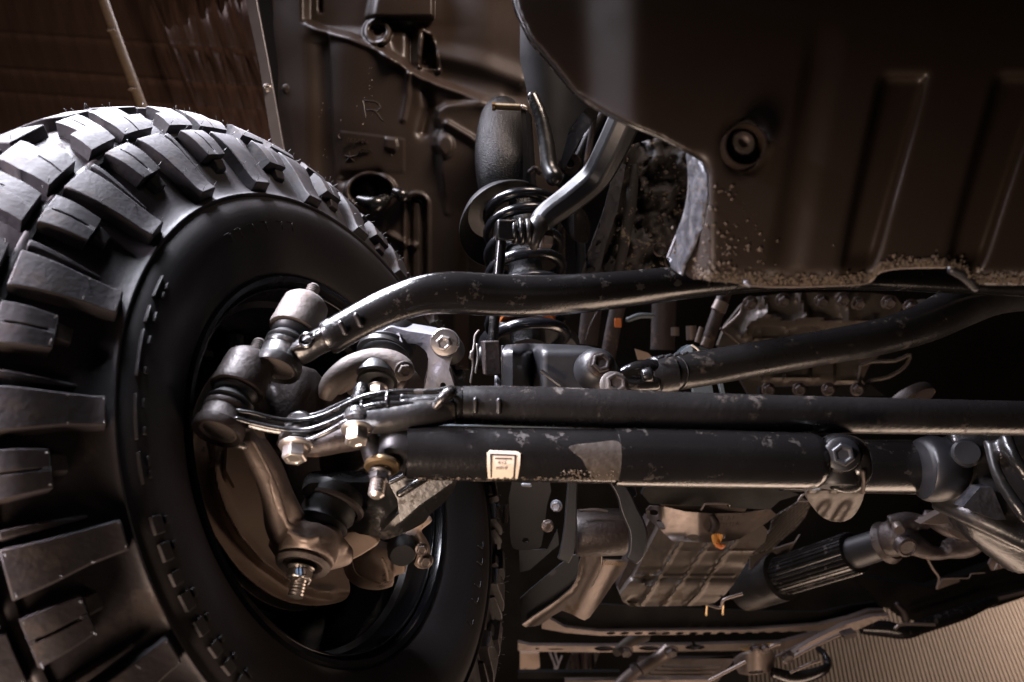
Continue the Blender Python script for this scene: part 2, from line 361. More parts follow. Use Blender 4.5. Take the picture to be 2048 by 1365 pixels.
# crown profile the blocks stand on
cr = np.array([(.341, .0215), (.352, .014), (.372, .007), (.395, -.001), (.412, -.008), (.4245, -.016), (.442, -.028), (.462, -.050), (.474, -.08), (.480, -.12), (.470, -.17), (.448, -.198)])
sl = np.r_[0, np.cumsum(np.hypot(*np.diff(cr, axis=0).T))]
def crown(s):
    r = np.interp(s, sl, cr[:, 0]); o = np.interp(s, sl, cr[:, 1]); e = .006
    dr = np.interp(s + e, sl, cr[:, 0]) - np.interp(s - e, sl, cr[:, 0]); do = np.interp(s + e, sl, cr[:, 1]) - np.interp(s - e, sl, cr[:, 1])
    L = math.hypot(dr, do); return r, o, -do / L, dr / L    # normal (r, off): points outward
S_OF = lambda off: float(np.interp(-off, -cr[:, 1], sl))
def block(rows, sipe=None, name='tread_block', taper=.0022):
    """rows: (s, a0, a1, h) down the block; sipe: (s0, s1, angle fraction)"""
    out = [];
    for i in range(len(rows) - 1):
        k = 4
        for t in range(k): out.append(tuple(np.array(rows[i]) * (1 - t / k) + np.array(rows[i + 1]) * t / k))
    out.append(tuple(rows[-1])); v = []; f = []
    m = 8 if sipe else 4
    for s, a0, a1, h in out:
        r, o, nr, no = crown(s); ta = math.degrees(taper / r)
        def q(a, hh): return T(r + nr * hh, o + no * hh, a)
        if sipe:
            s0, s1, fr = sipe; dep = 0.006 if s0 < s < s1 else 0.0; c = a0 + (a1 - a0) * fr; wv = math.degrees(.0011 / r)
            v += [q(a0, -.004), q(a0 + ta, h), q(c - wv, h), q(c - wv, h - dep), q(c + wv, h - dep), q(c + wv, h), q(a1 - ta, h), q(a1, -.004)]
        else: v += [q(a0, -.004), q(a0 + ta, h), q(a1 - ta, h), q(a1, -.004)]
    for i in range(len(out) - 1):
        for j in range(m): f.append([i * m + j, i * m + (j + 1) % m, (i + 1) * m + (j + 1) % m, (i + 1) * m + j])
    f.append(list(range(m))); f.append([(len(out) - 1) * m + j for j in range(m)][::-1])
    return link(name, v, f, M['rubber'], tyre, sharp=30, bevel=.0012)
NP = 21; PITCHA = 360 / NP; hairs = []
sg = float(sl[5])
def hair(s, a, h):
    r, o, nr, no = crown(s); L = .003 + .005 * random.random()
    p = T(r + nr * h, o + no * h, a); q = T(r + nr * (h + L), o + no * (h + L), a + random.uniform(-.5, .5)); hairs.append((p, q))
for i in range(NP):
    a = 14.0 + PITCHA * i + random.uniform(-.25, .25); j = random.random
    # long shoulder lug running down the side
    block([(.002, a - 2.4, a + 2.4, .0135), (.035, a - 2.4, a + 2.4, .0145), (sg - .030, a - 2.8, a + 2.5, .0155), (sg - .004, a - 3.0, a + 2.7, .0135)])
    # lower step lug beside it
    block([(.026, a + 3.0, a + 4.1, .008), (.055, a + 3.0, a + 4.4, .010), (sg - .006, a + 3.1, a + 4.6, .0125)])
    b = a + PITCHA / 2 + 1.2
    block([(sg - .043, b - 2.5, b + 2.7, .0150), (sg - .022, b - 2.7, b + 2.9, .0155), (sg - .004, b - 2.8, b + 3.0, .0135)], (sg - .034, sg - .010, .5))
    block([(.034, b - .6, b + 2.2, .006), (sg - .045, b - .6, b + 2.4, .009)])
    for s_, q_ in ((.004, -1.7), (.004, 1.7), (.035, -1.8), (.035, 1.7), (sg - .034, -2.0), (sg - .007, -2.1), (sg - .007, 1.9)):
        if j() < .8: hair(s_, a + q_, .014)
    for s_, q_ in ((sg - .04, -1.8), (sg - .04, 1.9), (sg - .006, -2.0), (sg - .006, 2.1)):
        if j() < .8: hair(s_, b + q_, .015)
    # middle rows
    s1, s2, s3, s4 = sg + .006, sg + .030, sg + .054, sg + .060
    block([(s1, a - 3.8, a + 3.0, .0135), (s2, a - 3.0, a + 4.6, .0145), (s2 + .001, a - 3.0, a + 2.4, .0145), (s3, a - 1.8, a + 3.4, .0145)], (s1 + .004, s2 - .003, .5))
    block([(s1, b - 3.6, b + 2.2, .0135), (s2, b - 2.6, b + 3.2, .0145), (s2 + .001, b - 1.0, b + 3.2, .0145), (s3, b - .4, b + 4.2, .0145)], (s2 + .004, s3 - .004, .5))
    for s_, q_ in ((s1, -3.2), (s1, 2.4), (s3, -1), (s3, 3), (s2, 4)):
        if j() < .8: hair(s_ + .002, a + q_, .0145)
        if j() < .7: hair(s_ + .002, b + q_ + .4, .0145)
    s5 = sg + .062; s6 = sg + .105
    block([(s5, a + 2.4, a + 9.2, .0145), (s5 + .02, a + 2.8, a + 8.0, .0145), (s6, a + 1.6, a + 6.8, .014)])
    block([(s5, b + 3.0, b + 8.6, .0145), (s5 + .02, b + 1.6, b + 6.8, .0145), (s6, b + 1.2, b + 6.0, .014)])
    block([(s6 + .008, a - 1.6, a + 5.0, .014), (float(sl[-1]) - .004, a - 1.4, a + 4.4, .012)])
    block([(s6 + .008, b - 2.6, b + 3.4, .014), (float(sl[-1]) - .012, b - 2.2, b + 3.0, .012)])
    for s_ in (s5, s5 + .02, s6 - .004):
        if j() < .8: hair(s_ + .003, a + 3.4, .0145)
        if j() < .8: hair(s_ + .003, b + 7.0, .0145)
# rib at the groove between shoulder and middle rows
gr = smoothprof([(.4225, -.0095), (.4268, -.0115), (.4285, -.0145), (.4268, -.0175), (.4225, -.019)], 3)
link('groove_rib', *ring_loft(gr, 240), M['rubber'], tyre, sharp=60)
g = G()
for p, q in hairs: g.add(tube([p, q], [.00038, .00028], 4, 2))
g.link('moulding_hair', M['hair'], tyre, sharp=0, kind='stuff')
# raised mouldings on the sidewall
def sidebar(r0, r1, a0, a1, o0, h, name='raised_bar'):
    v = []; f = []; n = max(2, int((a1 - a0) / 1.0) + 1); cp = np.array(car)
    def base(r): 
        k = cp[:24]; return float(np.interp(r, k[:, 0], k[:, 1]))
    for t in np.linspace(a0, a1, n):
        for r, hh in ((r0, -.002), (r0 + .0008, h), (r1 - .0008, h), (r1, -.002)): v.append(T(r, base(r) + hh, t))
    for i in range(n - 1):
        for j in range(4): f.append([i * 4 + j, i * 4 + (j + 1) % 4, (i + 1) * 4 + (j + 1) % 4, (i + 1) * 4 + j])
    f.append([0, 1, 2, 3]); f.append([(n - 1) * 4 + j for j in (3, 2, 1, 0)])
    return link(name, v, f, M['sidewall'], tyre, sharp=30, bevel=.0006)
for a0, a1 in ((36, 41), (30.5, 34), (20.5, 29), (10, 17.5), (3, 8)):
    sidebar(.3195, .3225, a0, a1, 0, .003); sidebar(.3110, .3150, a0 + .8, a0 + 2.0, 0, .0024); sidebar(.3110, .3150, a1 - 2.2, a1 - .6, 0, .0024)
x = -2.0
while x > -66:
    wdt = random.uniform(2.2, 3.6); sidebar(.312, .3225, x - wdt, x, 0, .003)
    if random.random() < .7: sidebar(.304, .3095, x - wdt * .6, x - .4, 0, .002)
    x -= wdt + random.uniform(.8, 2.0)
for a0 in (62, 66, 71, 76, 82, 86, 140, 146, 152, 214, 219, 226, 231, 238): 
    sidebar(.300, .3015, a0, a0 + 1.6, 0, .0014); sidebar(.288, .3000, a0 + 1.8, a0 + 2.2, 0, .0014)
# sidewall skin: same rubber, its darker tone is shade put into the colour
# rim
rp = [(.232, .004), (.238, .006), (.241, .002), (.2405, -.006), (.236, -.010), (.2245, -.008), (.2225, -.016), (.2235, -.030), (.221, -.040), (.2145, -.046), (.213, -.060), (.2145, -.066), (.2125, -.075), (.206, -.10), (.2045, -.150), (.198, -.172), (.190, -.176), (.10, -.168), (.03, -.165), (.03, -.178), (.205, -.195), (.232, -.185), (.232, -.17), (.228, -.15), (.2275, -.02), (.229, -.004)]
link('rim', *ring_loft(rp, 160), M['rimblack'], wheel, sharp=25)
for r, o in ((.2255, -.006), (.2215, -.045)):
    pr = [(r + .0018 * math.cos(t), o + .0018 * math.sin(t)) for t in np.linspace(0, 2 * math.pi, 8, endpoint=False)]
    link('rim_bead', *ring_loft(pr, 160), M['rimblack'], wheel, sharp=80)
for k in range(5):              # spokes of the wheel disc, deep inside the barrel
    a = 72 * k + 20
    link('spoke', *tube([T(.06, -.150, a), T(.13, -.140, a + 3), T(.203, -.135, a + 4)], [.022, .018, .022], 10), M['rimblack'], wheel)
hexr = [T(.10, -.16, a) for a in (0,)]

# ------------------------------------------------------------------ BRAKE SHIELD
shield = thing('brake_dust_shield', 'curved brown brake dust shield inside the wheel rim behind the steering knuckle', 'brake shield', WP(520, 1050, -.03))
so = [(470, 830), (400, 842), (386, 880), (385, 935), (400, 1003), (425, 1062), (468, 1128), (515, 1172), (568, 1202), (628, 1213), (680, 1206), (700, 1190), (701, 1165), (690, 1138), (672, 1118), (640, 1100), (600, 1060), (560, 1000), (540, 900), (520, 850)]
rib = [(430, 935), (436, 975), (452, 1020), (482, 1072), (528, 1125), (580, 1162), (630, 1182), (664, 1185)]
def shoff(x, y):
    d, s, t = segdist(x, y, rib); d = float(d)
    d2, s2, _ = segdist(x, y, so[1:10]); 
    return -.045 + .013 * math.exp(-(d / 8) ** 2) + (-.010 if s > 0 else 0.0) * min(1, d / 14) + .006 * math.exp(-(float(d2) / 7) ** 2)
vf = sheet(rounded(so, 4), None, .003, 3, (), back=-WAX, tf=lambda x, y: WP(x, y, shoff(x, y)))
o = link('shield_plate', *vf, M['brown'], shield, sharp=50)
sm_ = o.modifiers.new('soften', 'SMOOTH'); sm_.factor = .5; sm_.iterations = 7
vf = sheet([(455, 890), (490, 888), (500, 960), (470, 975), (452, 940)], None, .004, 9, (), back=-WAX, tf=lambda x, y: WP(x, y, -.036)); link('backing_pad', *vf, M['brown'], shield, bevel=.001)
disc = thing('brake_disc', 'dark brake disc edge just behind the brown dust shield', 'brake disc', WP(600, 1000, -.07))
link('friction_ring', *ring_loft([(.085, -.075), (.165, -.075), (.165, -.095), (.085, -.095)], 80), M['castdark'], disc, sharp=30, bevel=.001)
link('hub', *lathe([(.0, .0), (.06, .0), (.075, -.02), (.085, -.06), (.0, -.06)], V(*(WC + WA * -.03)), WAX, 40), M['castdark'], disc)

# ------------------------------------------------------------------ STEERING JOINTS
def balljoint(t, cap, d, axc, k, mh, ms, stud=.018, caplight=False):
    ax = D(*axc); o = P(cap[0], cap[1], d)
    def Lz(prof): return lathe([(r * k, h * k) for r, h in prof], o, ax, 44)
    link('end_cap', *Lz([(0, .0005), (.015, .0005), (.0175, -.0015), (.0195, -.0015), (.0205, .001), (0, .001)]), M['cast'], t, sharp=30)
    link('socket', *Lz([(.0195, -.002), (.0235, -.004), (.0250, -.001), (.0250, .006), (.0228, .009), (.0222, .020), (.0235, .022), (.0235, .026), (.018, .028), (.018, -.001), (.0195, -.002)]), ms, t, sharp=35)
    link('boot', *Lz([(.014, .026), (.0215, .028), (.0235, .032), (.0205, .036), (.0185, .039), (.0215, .042), (.0225, .046), (.018, .050), (.014, .052)]), M['boot'], t, sharp=60)
    link('housing', *Lz([(.010, .048), (.0265, .048), (.0272, .053), (.0262, .060), (.0255, .078), (.0245, .086), (.020, .091), (.0115, .093), (.010, .096), (0, .096)]), mh, t, sharp=40)
    g = G(); g.add(Lz([(0, .09), (.0068, .092)] + [(.0066 + (.0008 if i % 2 else 0), .094 + stud * i / 14) for i in range(14)] + [(.0055, .0955 + stud), (0, .0955 + stud)]))
    g.link('threaded_stud', M['cast'], t, sharp=30)
    return o, ax
link_ = thing('drag_link', 'upper curved gloss black steering tube bending from the tyre side joint behind the skid panel', 'steering tube', P(860, 590, .86))
u_o, u_ax = balljoint(link_, (554, 736), .815, (.19, .78, -.0 + .60), 1.0, M['cast'], M['gloss2'])
hexbolt(link_, u_o + u_ax * .070 + D(.55, -.1, -.85) * .0245, D(.55, .0, -.85), .0052, M['cast'], 'plug', 1.3, .5)
g = G()
g.add(ptube([(560, 712, .825, 26), (600, 704, .822, 27), (630, 688, .82, 26), (662, 672, .82, 27)], 18, up=None))
g.add(ptube([(566, 690, .83, 10), (590, 694, .812, 9), (610, 690, .806, 8)], 10, round_ends=1)); g.add(ptube([(640, 668, .806, 6), (606, 688, .802, 7), (585, 697, .806, 6)], 8, round_ends=1))
casting('neck', g, M['gloss2'], link_, .0016, 2)
link('loop', *lathe([(.0052, 0), (.0066, .0012), (.0082, 0), (.0082, -.004), (.0052, -.004), (.0052, 0)], P(612, 680, .797), D(-.1, .25, -.95), 20), M['gloss'], link_)
text_mesh('ZC6', P(634, 668, .7955), D(.86, .48, .1), D(-.45, .86, .2), .0085, .0012, M['gloss2'], link_, 'cast_mark')
path = [(660, 674, .822, 33), (668, 670, .822, 34.5), (700, 652, .826, 34.5), (745, 628, .832, 35), (795, 606, .838, 37), (850, 590, .845, 40), (910, 586, .855, 42.5), (980, 590, .87, 42.5), (1060, 592, .885, 41.5), (1140, 589, .905, 40), (1230, 581, .93, 37.5), (1330, 570, .955, 34.5), (1440, 560, .985, 31.5), (1600, 552, 1.03, 28.5), (1800, 556, 1.09, 27), (2080, 570, 1.17, 26)]
link('tube', *ptube(path, 32, n=5), M['gloss'], link_, sharp=50)
link('sleeve', *ptube([(655, 677, .821, 30), (656, 676.5, .821, 35), (671, 668.5, .8225, 35.5), (673, 667.5, .8226, 33)], 32, n=2), M['gloss'], link_, sharp=35)
def crimp(t, px, py, d, dx, dy, L, wpx, r):
    c = P(px, py, d); a = D(dx, dy, .1)
    v, f = tube([c - a * PX(L, d), c + a * PX(L, d)], PX(wpx, d), 12, 4, round_ends=1)
    link('crimp_mark', v, f, M['gloss2'], t)
crimp(link_, 686, 657, .803, .42, -.9, 11, 5.5, 0); crimp(link_, 717, 641, .808, .42, -.9, 11, 5.5, 0)

rod = thing('tie_rod', 'long straight black steering tube crossing the middle of the picture with muddy underside', 'tie rod', P(1400, 820, .84))
lo_o, lo_ax = balljoint(rod, (436, 862), .765, (.16, .76, .63), 1.0, M['castdark'], M['castdark'], caplight=False)
link('tube', *ptube([(905, 811, .80, 38), (1050, 813, .805, 40), (1400, 825, .825, 39.5), (1700, 831, .85, 36.5), (2090, 838, .88, 34.5)], 40, n=8), M['gloss2'], rod, sharp=50)
link('sleeve', *ptube([(903, 811, .80, 30), (905, 811, .80, 37), (908, 811, .80, 38.5), (926, 811.5, .80, 38.5), (928, 811.5, .80, 36)], 40, n=2), M['gloss'], rod, sharp=30)
crimp(rod, 951, 812, .7815, .0, -1, 12, 5, 0); crimp(rod, 998, 813, .782, .0, -1, 12, 5, 0)
def on_rod(x, t, lift=.0004):
    cy = float(np.interp(x, [905, 1050, 1400, 1700, 2090], [811, 813, 825, 831, 838])); dc = float(np.interp(x, [905, 1050, 1400, 1700, 2090], [.80, .805, .825, .85, .88])); rr = float(np.interp(x, [905, 1050, 1400, 1700, 2090], [38, 40, 39.5, 36.5, 34.5]))
    return P(x, cy + rr * t, dc - PX(rr, dc) * math.sqrt(1 - t * t) - lift), AU
g = lumps(900, lambda: on_rod((X := random.choice([random.uniform(980, 1750), random.gauss(1180, 60), random.gauss(1400, 50), random.gauss(1620, 50)])), min(.995, max(.55, .93 - abs(random.gauss(0, .09))))), .0005, .0019)
g.link('mud_crust', M['mud'], rod, smooth=False, kind='stuff')
# forged end arm: web with two long ribs
def poly3(pts): return [P(*p) for p in pts]
web = [(478, 836, .775, 17), (540, 852, .778, 15), (605, 858, .782, 14), (660, 838, .786, 14), (715, 816, .79, 15), (770, 806, .794, 19), (850, 806, .798, 26), (905, 811, .80, 30)]
sec = [(1, .25), (1, -.25), (.5, -.55), (-.5, -.55), (-1, -.25), (-1, .25), (-.5, .5), (.5, .5)]
link('forged_arm', *ptube(web, 8, n=6, section=sec, up=AU), M['gloss'], rod, sharp=30, bevel=.0012)
for nm, pl in (('rib', [(474, 822, .764, 5), (510, 828, .765, 5), (555, 839, .768, 5), (605, 841, .772, 5), (650, 830, .774, 5), (700, 806, .776, 5.5), (740, 791, .777, 6), (800, 784, .779, 6), (860, 784, .781, 6), (902, 778, .784, 7)]),
               ('rib', [(474, 838, .757, 5.5), (510, 848, .758, 5.5), (560, 858, .760, 5.5), (610, 861, .763, 5.5), (655, 848, .765, 5.5), (700, 828, .767, 6), (745, 812, .768, 6.5), (800, 809, .771, 7), (850, 812, .775, 7), (900, 806, .780, 7)]),
               ('rib', [(590, 834, .79, 4), (632, 829, .79, 4.5), (680, 808, .79, 4.5), (708, 797, .79, 4), (740, 792, .79, 3.5)])):
    link(nm, *tube([P(a, b, d) for a, b, d, r in pl], [PX(r, d) for a, b, d, r in pl], 12, 6, round_ends=1), M['gloss'], rod, sharp=60)
link('cross_rib', *ptube([(776, 785, .777, 5), (774, 797, .770, 5), (776, 811, .768, 5)], 10, round_ends=1), M['gloss'], rod)
link('cross_rib', *ptube([(724, 801, .776, 4), (723, 812, .768, 4.5), (722, 818, .766, 4)], 10, round_ends=1), M['gloss'], rod)
g = G(); g.add(ptube([(700, 842, .772, 24), (770, 838, .775, 30), (840, 828, .78, 30), (905, 818, .792, 30)], 16)); g.add(ptube([(800, 800, .79, 16), (890, 800, .795, 20)], 12))
casting('arm_body', g, M['gloss2'], rod, .002, 3)
link('shoulder', *ptube([(872, 812, .772, 8), (886, 796, .770, 12), (900, 786, .772, 13), (906, 782, .78, 10)], 14, round_ends=1), M['gloss'], rod)
text_mesh('25H7', P(713, 815, .7605), D(.97, .22, 0), D(-.22, .97, .1), .0075, .001, M['gloss'], rod, 'cast_mark')
text_mesh('SEB', P(742, 806, .7615), D(.98, .16, 0), D(-.16, .98, .1), .0075, .001, M['gloss'], rod, 'cast_mark')
g = G(); g.add(ptube([(570, 884, .77, 6), (615, 880, .766, 6), (655, 864, .762, 6), (690, 846, .762, 7), (715, 842, .764, 7)], 10, round_ends=1)); g.link('clamp_lip', M['gloss'], rod)
link('boss', *lathe([(0, 0), (.013, 0), (.0155, -.004), (.0155, -.012), (0, -.012)], P(594, 850, .775), D(-.1, .35, -.93), 24), M['gloss2'], rod, sharp=30, bevel=.0008)
text_mesh('AOIA', P(594, 850, .7737), D(.99, .05, 0), D(-.05, .85, .5), .0068, .001, M['gloss'], rod, 'cast_mark')
link('boss', *lathe([(0, .012), (.0068, .011), (.0085, .006), (.0085, -.004), (.0100, -.005), (.0100, -.010), (0, -.01)], P(722, 790, .790), D(0, .8, .6), 24), M['gloss'], rod, sharp=30)
for (px, py, d, s, m_) in ((592, 899, .752, .0118, 'zinc'), (714, 866, .745, .0112, 'zinc')):
    link('bolt_boss', *lathe([(0, .014), (.013, .014), (.0145, .010), (.0145, .003), (.012, .0), (0, .0)], P(px + 1, py - 16, d + .022), D(-.05, .75, .62), 28), M['gloss2'], rod, sharp=35)
    hexbolt(rod, P(px, py - 8, d + .002), D(.06, -.76, -.62), s, M[m_], 'bolt', 1.35, 1.25)
casting('clamp_body', G().add(ptube([(560, 872, .782, 22), (620, 890, .785, 25), (680, 880, .785, 27), (740, 870, .787, 27)], 14)), M['castdark'], rod, .0025, 3)

# ------------------------------------------------------------------ STEERING DAMPER
dm = thing('steering_damper', 'fat black steering damper cylinder with cream sticker, just below the long tie rod', 'damper', P(1240, 915, .79))
dl = lambda x: .775 + (x - 820) / 820 * .045
link('inner_body', *ptube([(817, 905, dl(817), 40), (821, 906, dl(821), 50), (830, 906, dl(830), 53.5), (1000, 909, dl(1000), 54), (1180, 912, dl(1180), 54), (1240, 913, dl(1240), 54)], 48, n=3), M['gloss'], dm, sharp=35)
link('outer_tube', *ptube([(1236, 913.5, dl(1236), 50), (1239, 914, dl(1239), 57), (1245, 914, dl(1245), 58.5), (1450, 918, dl(1450), 58), (1600, 922, dl(1600), 56.5), (1625, 922.5, dl(1625), 55), (1637, 923, dl(1637), 49), (1642, 923, dl(1642), 40)], 48, n=4), M['gloss'], dm, sharp=30)
# sticker wrapped on the cylinder
def on_damper(x, y, lift=.0006):
    cy = 906 + (x - 830) / 400 * 7; dc = dl(x); R0 = PX(54.0, dc); yr = (682.5 - y) / F; yc = (682.5 - cy) / F * dc; b = dc + yc * yr
    z = (b - math.sqrt(max(0, b * b - (1 + yr * yr) * (yc * yc + dc * dc - R0 * R0)))) / (1 + yr * yr)
    return P(x, y, z - lift)
lb = dict(tf=lambda x, y: on_damper(x, y))
outer = [(976, 958), (974, 930), (974, 906), (980, 901), (1034, 903), (1041, 907), (1040, 930), (1035, 958)]
link('sticker', *sheet(outer, None, .0005, 6, (), back=AF, tf=lambda x, y: on_damper(x, y, .0012)), M['label'], dm, smooth=False)
frame = [(981, 956), (980, 908), (1033, 910), (1030, 957), (1026, 957), (1029, 912.5), (984, 911), (984, 956)]
link('printed_frame', *sheet(frame, None, .0002, 5, (), back=AF, tf=lambda x, y: on_damper(x, y, .0016)), M['ink'], dm, smooth=False)
link('printed_bar', *sheet([(990, 916), (1024, 917), (1024, 919), (990, 918.5)], None, .0002, 5, (), back=AF, tf=lambda x, y: on_damper(x, y, .0016)), M['ink'], dm, smooth=False)
text_mesh('4/12', on_damper(1004, 926, .0018), AX, D(0, .95, -.3), .0046, .0002, M['ink'], dm, 'print')
text_mesh('00018', on_damper(1003, 937, .0018), AX, D(0, .85, -.5), .0044, .0002, M['ink'], dm, 'print')
mudp = rounded([(1140, 893), (1190, 886), (1238, 884), (1243, 920), (1242, 955), (1200, 962), (1178, 945), (1165, 920), (1150, 908)], 4)
def mudtf(x, y): return on_damper(x, y, .0010 + .0012 * abs(math.sin(x * 1.7 + y * .9)) )
link('mud_patch', *sheet(mudp, None, .001, 6, (), back=AF, tf=mudtf), M['pan'], dm)
g = lumps(260, lambda: (on_damper((X := random.uniform(1120, 1240)), random.uniform(940, 961), .001), AU) if random.random() < .5 else (on_damper(random.uniform(830, 1240), 955 + random.random() * 6, .001), AU), .0005, .0019)
g.link('mud_crumbs', M['mud'], dm, smooth=False, kind='stuff')
link('eye', *lathe([(0, -.02), (.017, -.02), (.020, -.016), (.021, 0), (.020, .016), (.017, .02), (0, .02)], P(800, 890, .785), D(0, .75, .62), 28), M['boot'], dm, sharp=40)
link('shaft_collar', *ptube([(800, 892, .785, 22), (822, 898, .782, 30), (830, 900, .782, 36)], 24), M['gloss2'], dm)
casting('eye_bracket', G().add(ptube([(735, 860, .79, 22), (745, 900, .785, 24), (760, 935, .78, 26)], 12)).add(ptube([(760, 900, .79, 22), (800, 885, .79, 26)], 12)), M['gloss2'], dm, .0022, 3)
link('washer', *lathe([(.006, 0), (.016, 0), (.0175, .002), (.0165, .006), (.010, .009), (.006, .009), (.006, 0)], P(764, 938, .762), D(0, .76, .62), 28), M['brass'], dm, sharp=40)
g = G().add(lathe([(0, 0)] + [(.0070 + (.0008 if i % 2 else 0), -.001 - .0016 * i) for i in range(16)] + [(.0045, -.028), (0, -.028)], P(760, 942, .762), D(.05, .80, .6), 20)); g.link('threaded_stud', M['zinc'], dm, sharp=30)
hexbolt(dm, P(760, 944, .762), D(-.04, -.80, -.6), .0098, M['gloss2'], 'nut', 1.1, .9)
# clamp round the axle tube, right end
link('end_mount', *lathe([(0, -.026), (.020, -.026), (.0225, -.022), (.0225, .022), (.020, .026), (0, .026)], P(1672, 925, .84), D(.05, .9, .3), 28), M['satin'], dm, sharp=35)
casting('mount_clamp', G().add(ptube([(1652, 890, .825, 22), (1680, 896, .815, 30), (1712, 905, .82, 26), (1722, 940, .825, 22), (1700, 962, .83, 26), (1660, 958, .835, 20)], 14)), M['gloss'], dm, .0022, 3)
hexbolt(dm, P(1684, 909, .796), D(-.25, .1, -.96), .0118, M['satin'], 'bolt', 1.45, .8)
link('mount_ring', *lathe([(.0135, 0), (.0165, .002), (.0195, 0), (.0195, -.008), (.0135, -.008), (.0135, 0)], P(1684, 909, .802), D(-.25, .1, -.96), 30), M['gloss'], dm)
tab = [(1612, 988), (1640, 968), (1725, 965), (1729, 985), (1722, 1010), (1705, 1035), (1680, 1045), (1650, 1038), (1628, 1018)]
link('lower_tab', *sheet(rounded(tab, 3), lambda x, y: .87 + (y - 965) * .0004 - .012 * math.exp(-((y - 985) / 12.) ** 2) + .003 * math.sin(x * .15 + y * .1), .005, 7, (), back=D(0, .3, 1)), M['pan'], dm, bevel=.001, sharp=40)
link('clip', *ptube([(1726, 944, .81, 5), (1728, 965, .81, 4), (1725, 985, .815, 5)], 8, round_ends=1), M['heat'], dm)

# ------------------------------------------------------------------ AXLE
axle = thing('front_axle', 'thick black front axle tube and differential housing at the right edge', 'axle', P(1850, 940, 1.0))
link('axle_tube', *ptube([(1560, 930, 1.02, 52), (1700, 933, 1.02, 53), (1860, 935, 1.03, 54)], 44), M['gloss'], axle, sharp=40)
link('weld_collar', *ptube([(1838, 936, 1.0, 50), (1846, 936, 1.0, 62), (1866, 938, 1.0, 66), (1884, 940, 1.01, 60)], 44, n=3), M['satin'], axle)
casting('differential_housing', G().add(ptube([(1860, 945, 1.05, 62), (1920, 950, 1.03, 82), (1990, 985, 1.02, 110), (2080, 1030, 1.02, 130)], 30)).add(ptube([(1900, 890, 1.0, 34), (1960, 880, .99, 40), (2060, 880, .99, 50)], 20)).add(ptube([(1870, 1000, 1.02, 20), (1960, 1035, .98, 26), (2070, 1085, .95, 30)], 16)).add(ptube([(1975, 880, .94, 10), (1995, 950, .92, 13), (2040, 1020, .90, 14), (2080, 1060, .90, 15)], 14)).add(ptube([(2010, 870, .93, 14), (2030, 920, .91, 14), (2062, 960, .90, 14)], 14)), M['gloss2'], axle, .0045, 4)
link('cover_bolt', *lathe([(0, 0), (.014, 0), (.017, -.004), (.017, -.014), (0, -.014)], P(1935, 905, .955), D(-.3, .3, -.9), 28), M['satin'], axle, sharp=30)
link('pinion_rib', *sheet([(1925, 1015), (1960, 975), (1985, 975), (2012, 1040), (1990, 1040)], lambda x, y: .945, .02, 12), M['worn'], axle, bevel=.002)

# spring seat bracket on the axle
sb = thing('spring_seat_bracket', 'boxy black steel bracket with two bolts between the coil spring and the tie rod', 'bracket', P(1120, 730, 1.0))
bo = [(1005, 782), (1005, 700), (1012, 690), (1050, 687), (1120, 689), (1175, 692), (1205, 700), (1225, 715), (1240, 740), (1244, 782)]
def bd(x, y): 
    x = float(x); return .965 + .055 * ss(1045, 1065, x) - .052 * ss(1065, 1085, x) + .02 * abs(ss(1005, 1040, x) - .55) + .05 * ss(1190, 1245, x) + .06 * ss(702, 686, y)
link('front_plate', *sheet(bo, bd, .004, 8, (), back=D(0, 0, 1)), M['satin'], sb, sharp=60)
link('side_wall', *box(P(1006, 740, 1.05), .003, .064, .10), M['satin'], sb, bevel=.0008)
link('gusset', *ptube([(1082, 742, .968, 4), (1100, 755, .966, 4), (1122, 772, .965, 4)], 8), M['gloss2'], sb)
link('bolt_boss', *lathe([(0, -.02), (.026, -.02), (.0245, -.004), (.019, .008), (.0135, .012), (0, .012)], P(1196, 734, .955), D(.12, .28, -.95), 36), M['satin'], sb, sharp=60)
hexbolt(sb, P(1200, 729, .945), D(.12, .28, -.95), .0125, M['castdark'], 'bolt', 1.25, .7)
hexbolt(sb, P(1228, 772, .93), D(.15, .35, -.93), .0135, M['cast'], 'bolt', 1.3, .8)
link('spring_pad', *lathe([(0, 0), (.075, 0), (.078, .006), (.078, .014), (.06, .016), (0, .016)], P(1058, 705, 1.22), Vector((0, 0, 1)), 40), M['satin'], sb, sharp=40)

# ------------------------------------------------------------------ KNUCKLE and castings in the wheel
kn = thing('steering_knuckle', 'bare cast iron steering knuckle with long arm and lower ball joint inside the wheel', 'knuckle', P(600, 1000, .83))
g = G()
g.add(ptube([(488, 868, .80, 18), (510, 905, .80, 24), (536, 950, .805, 27), (553, 1000, .81, 29), (566, 1050, .818, 35), (600, 1085, .825, 46), (650, 1100, .83, 44), (685, 1108, .835, 27), (700, 1106, .84, 18)], 24))
g.add(ptube([(520, 880, .81, 12), (550, 930, .81, 14), (572, 990, .812, 16), (590, 1040, .815, 22)], 14))
g.add(ptube([(560, 1070, .83, 30), (585, 1100, .835, 34), (618, 1105, .835, 46)], 20))
g.add(ptube([(655, 1075, .82, 26), (668, 1085, .82, 26), (684, 1092, .82, 14)], 14, round_ends=1))
g.add(lathe([(0, -.03), (.026, -.03), (.029, -.02), (.029, 0), (.024, .002), (0, .002)], P(612, 1120, .80), D(-.1, -.72, -.6), 30))
g.add(ptube([(505, 880, .785, 5), (532, 930, .782, 5), (556, 985, .784, 5), (574, 1050, .785, 6)], 8)); g.add(ptube([(540, 960, .782, 6), (560, 1030, .785, 5), (600, 1060, .79, 6), (640, 1064, .80, 6)], 8)); g.add(ptube([(575, 1062, .785, 5), (610, 1080, .778, 8), (640, 1072, .785, 5)], 8))
casting('knuckle_arm', g, M['castlight'], kn, .0022, 4)
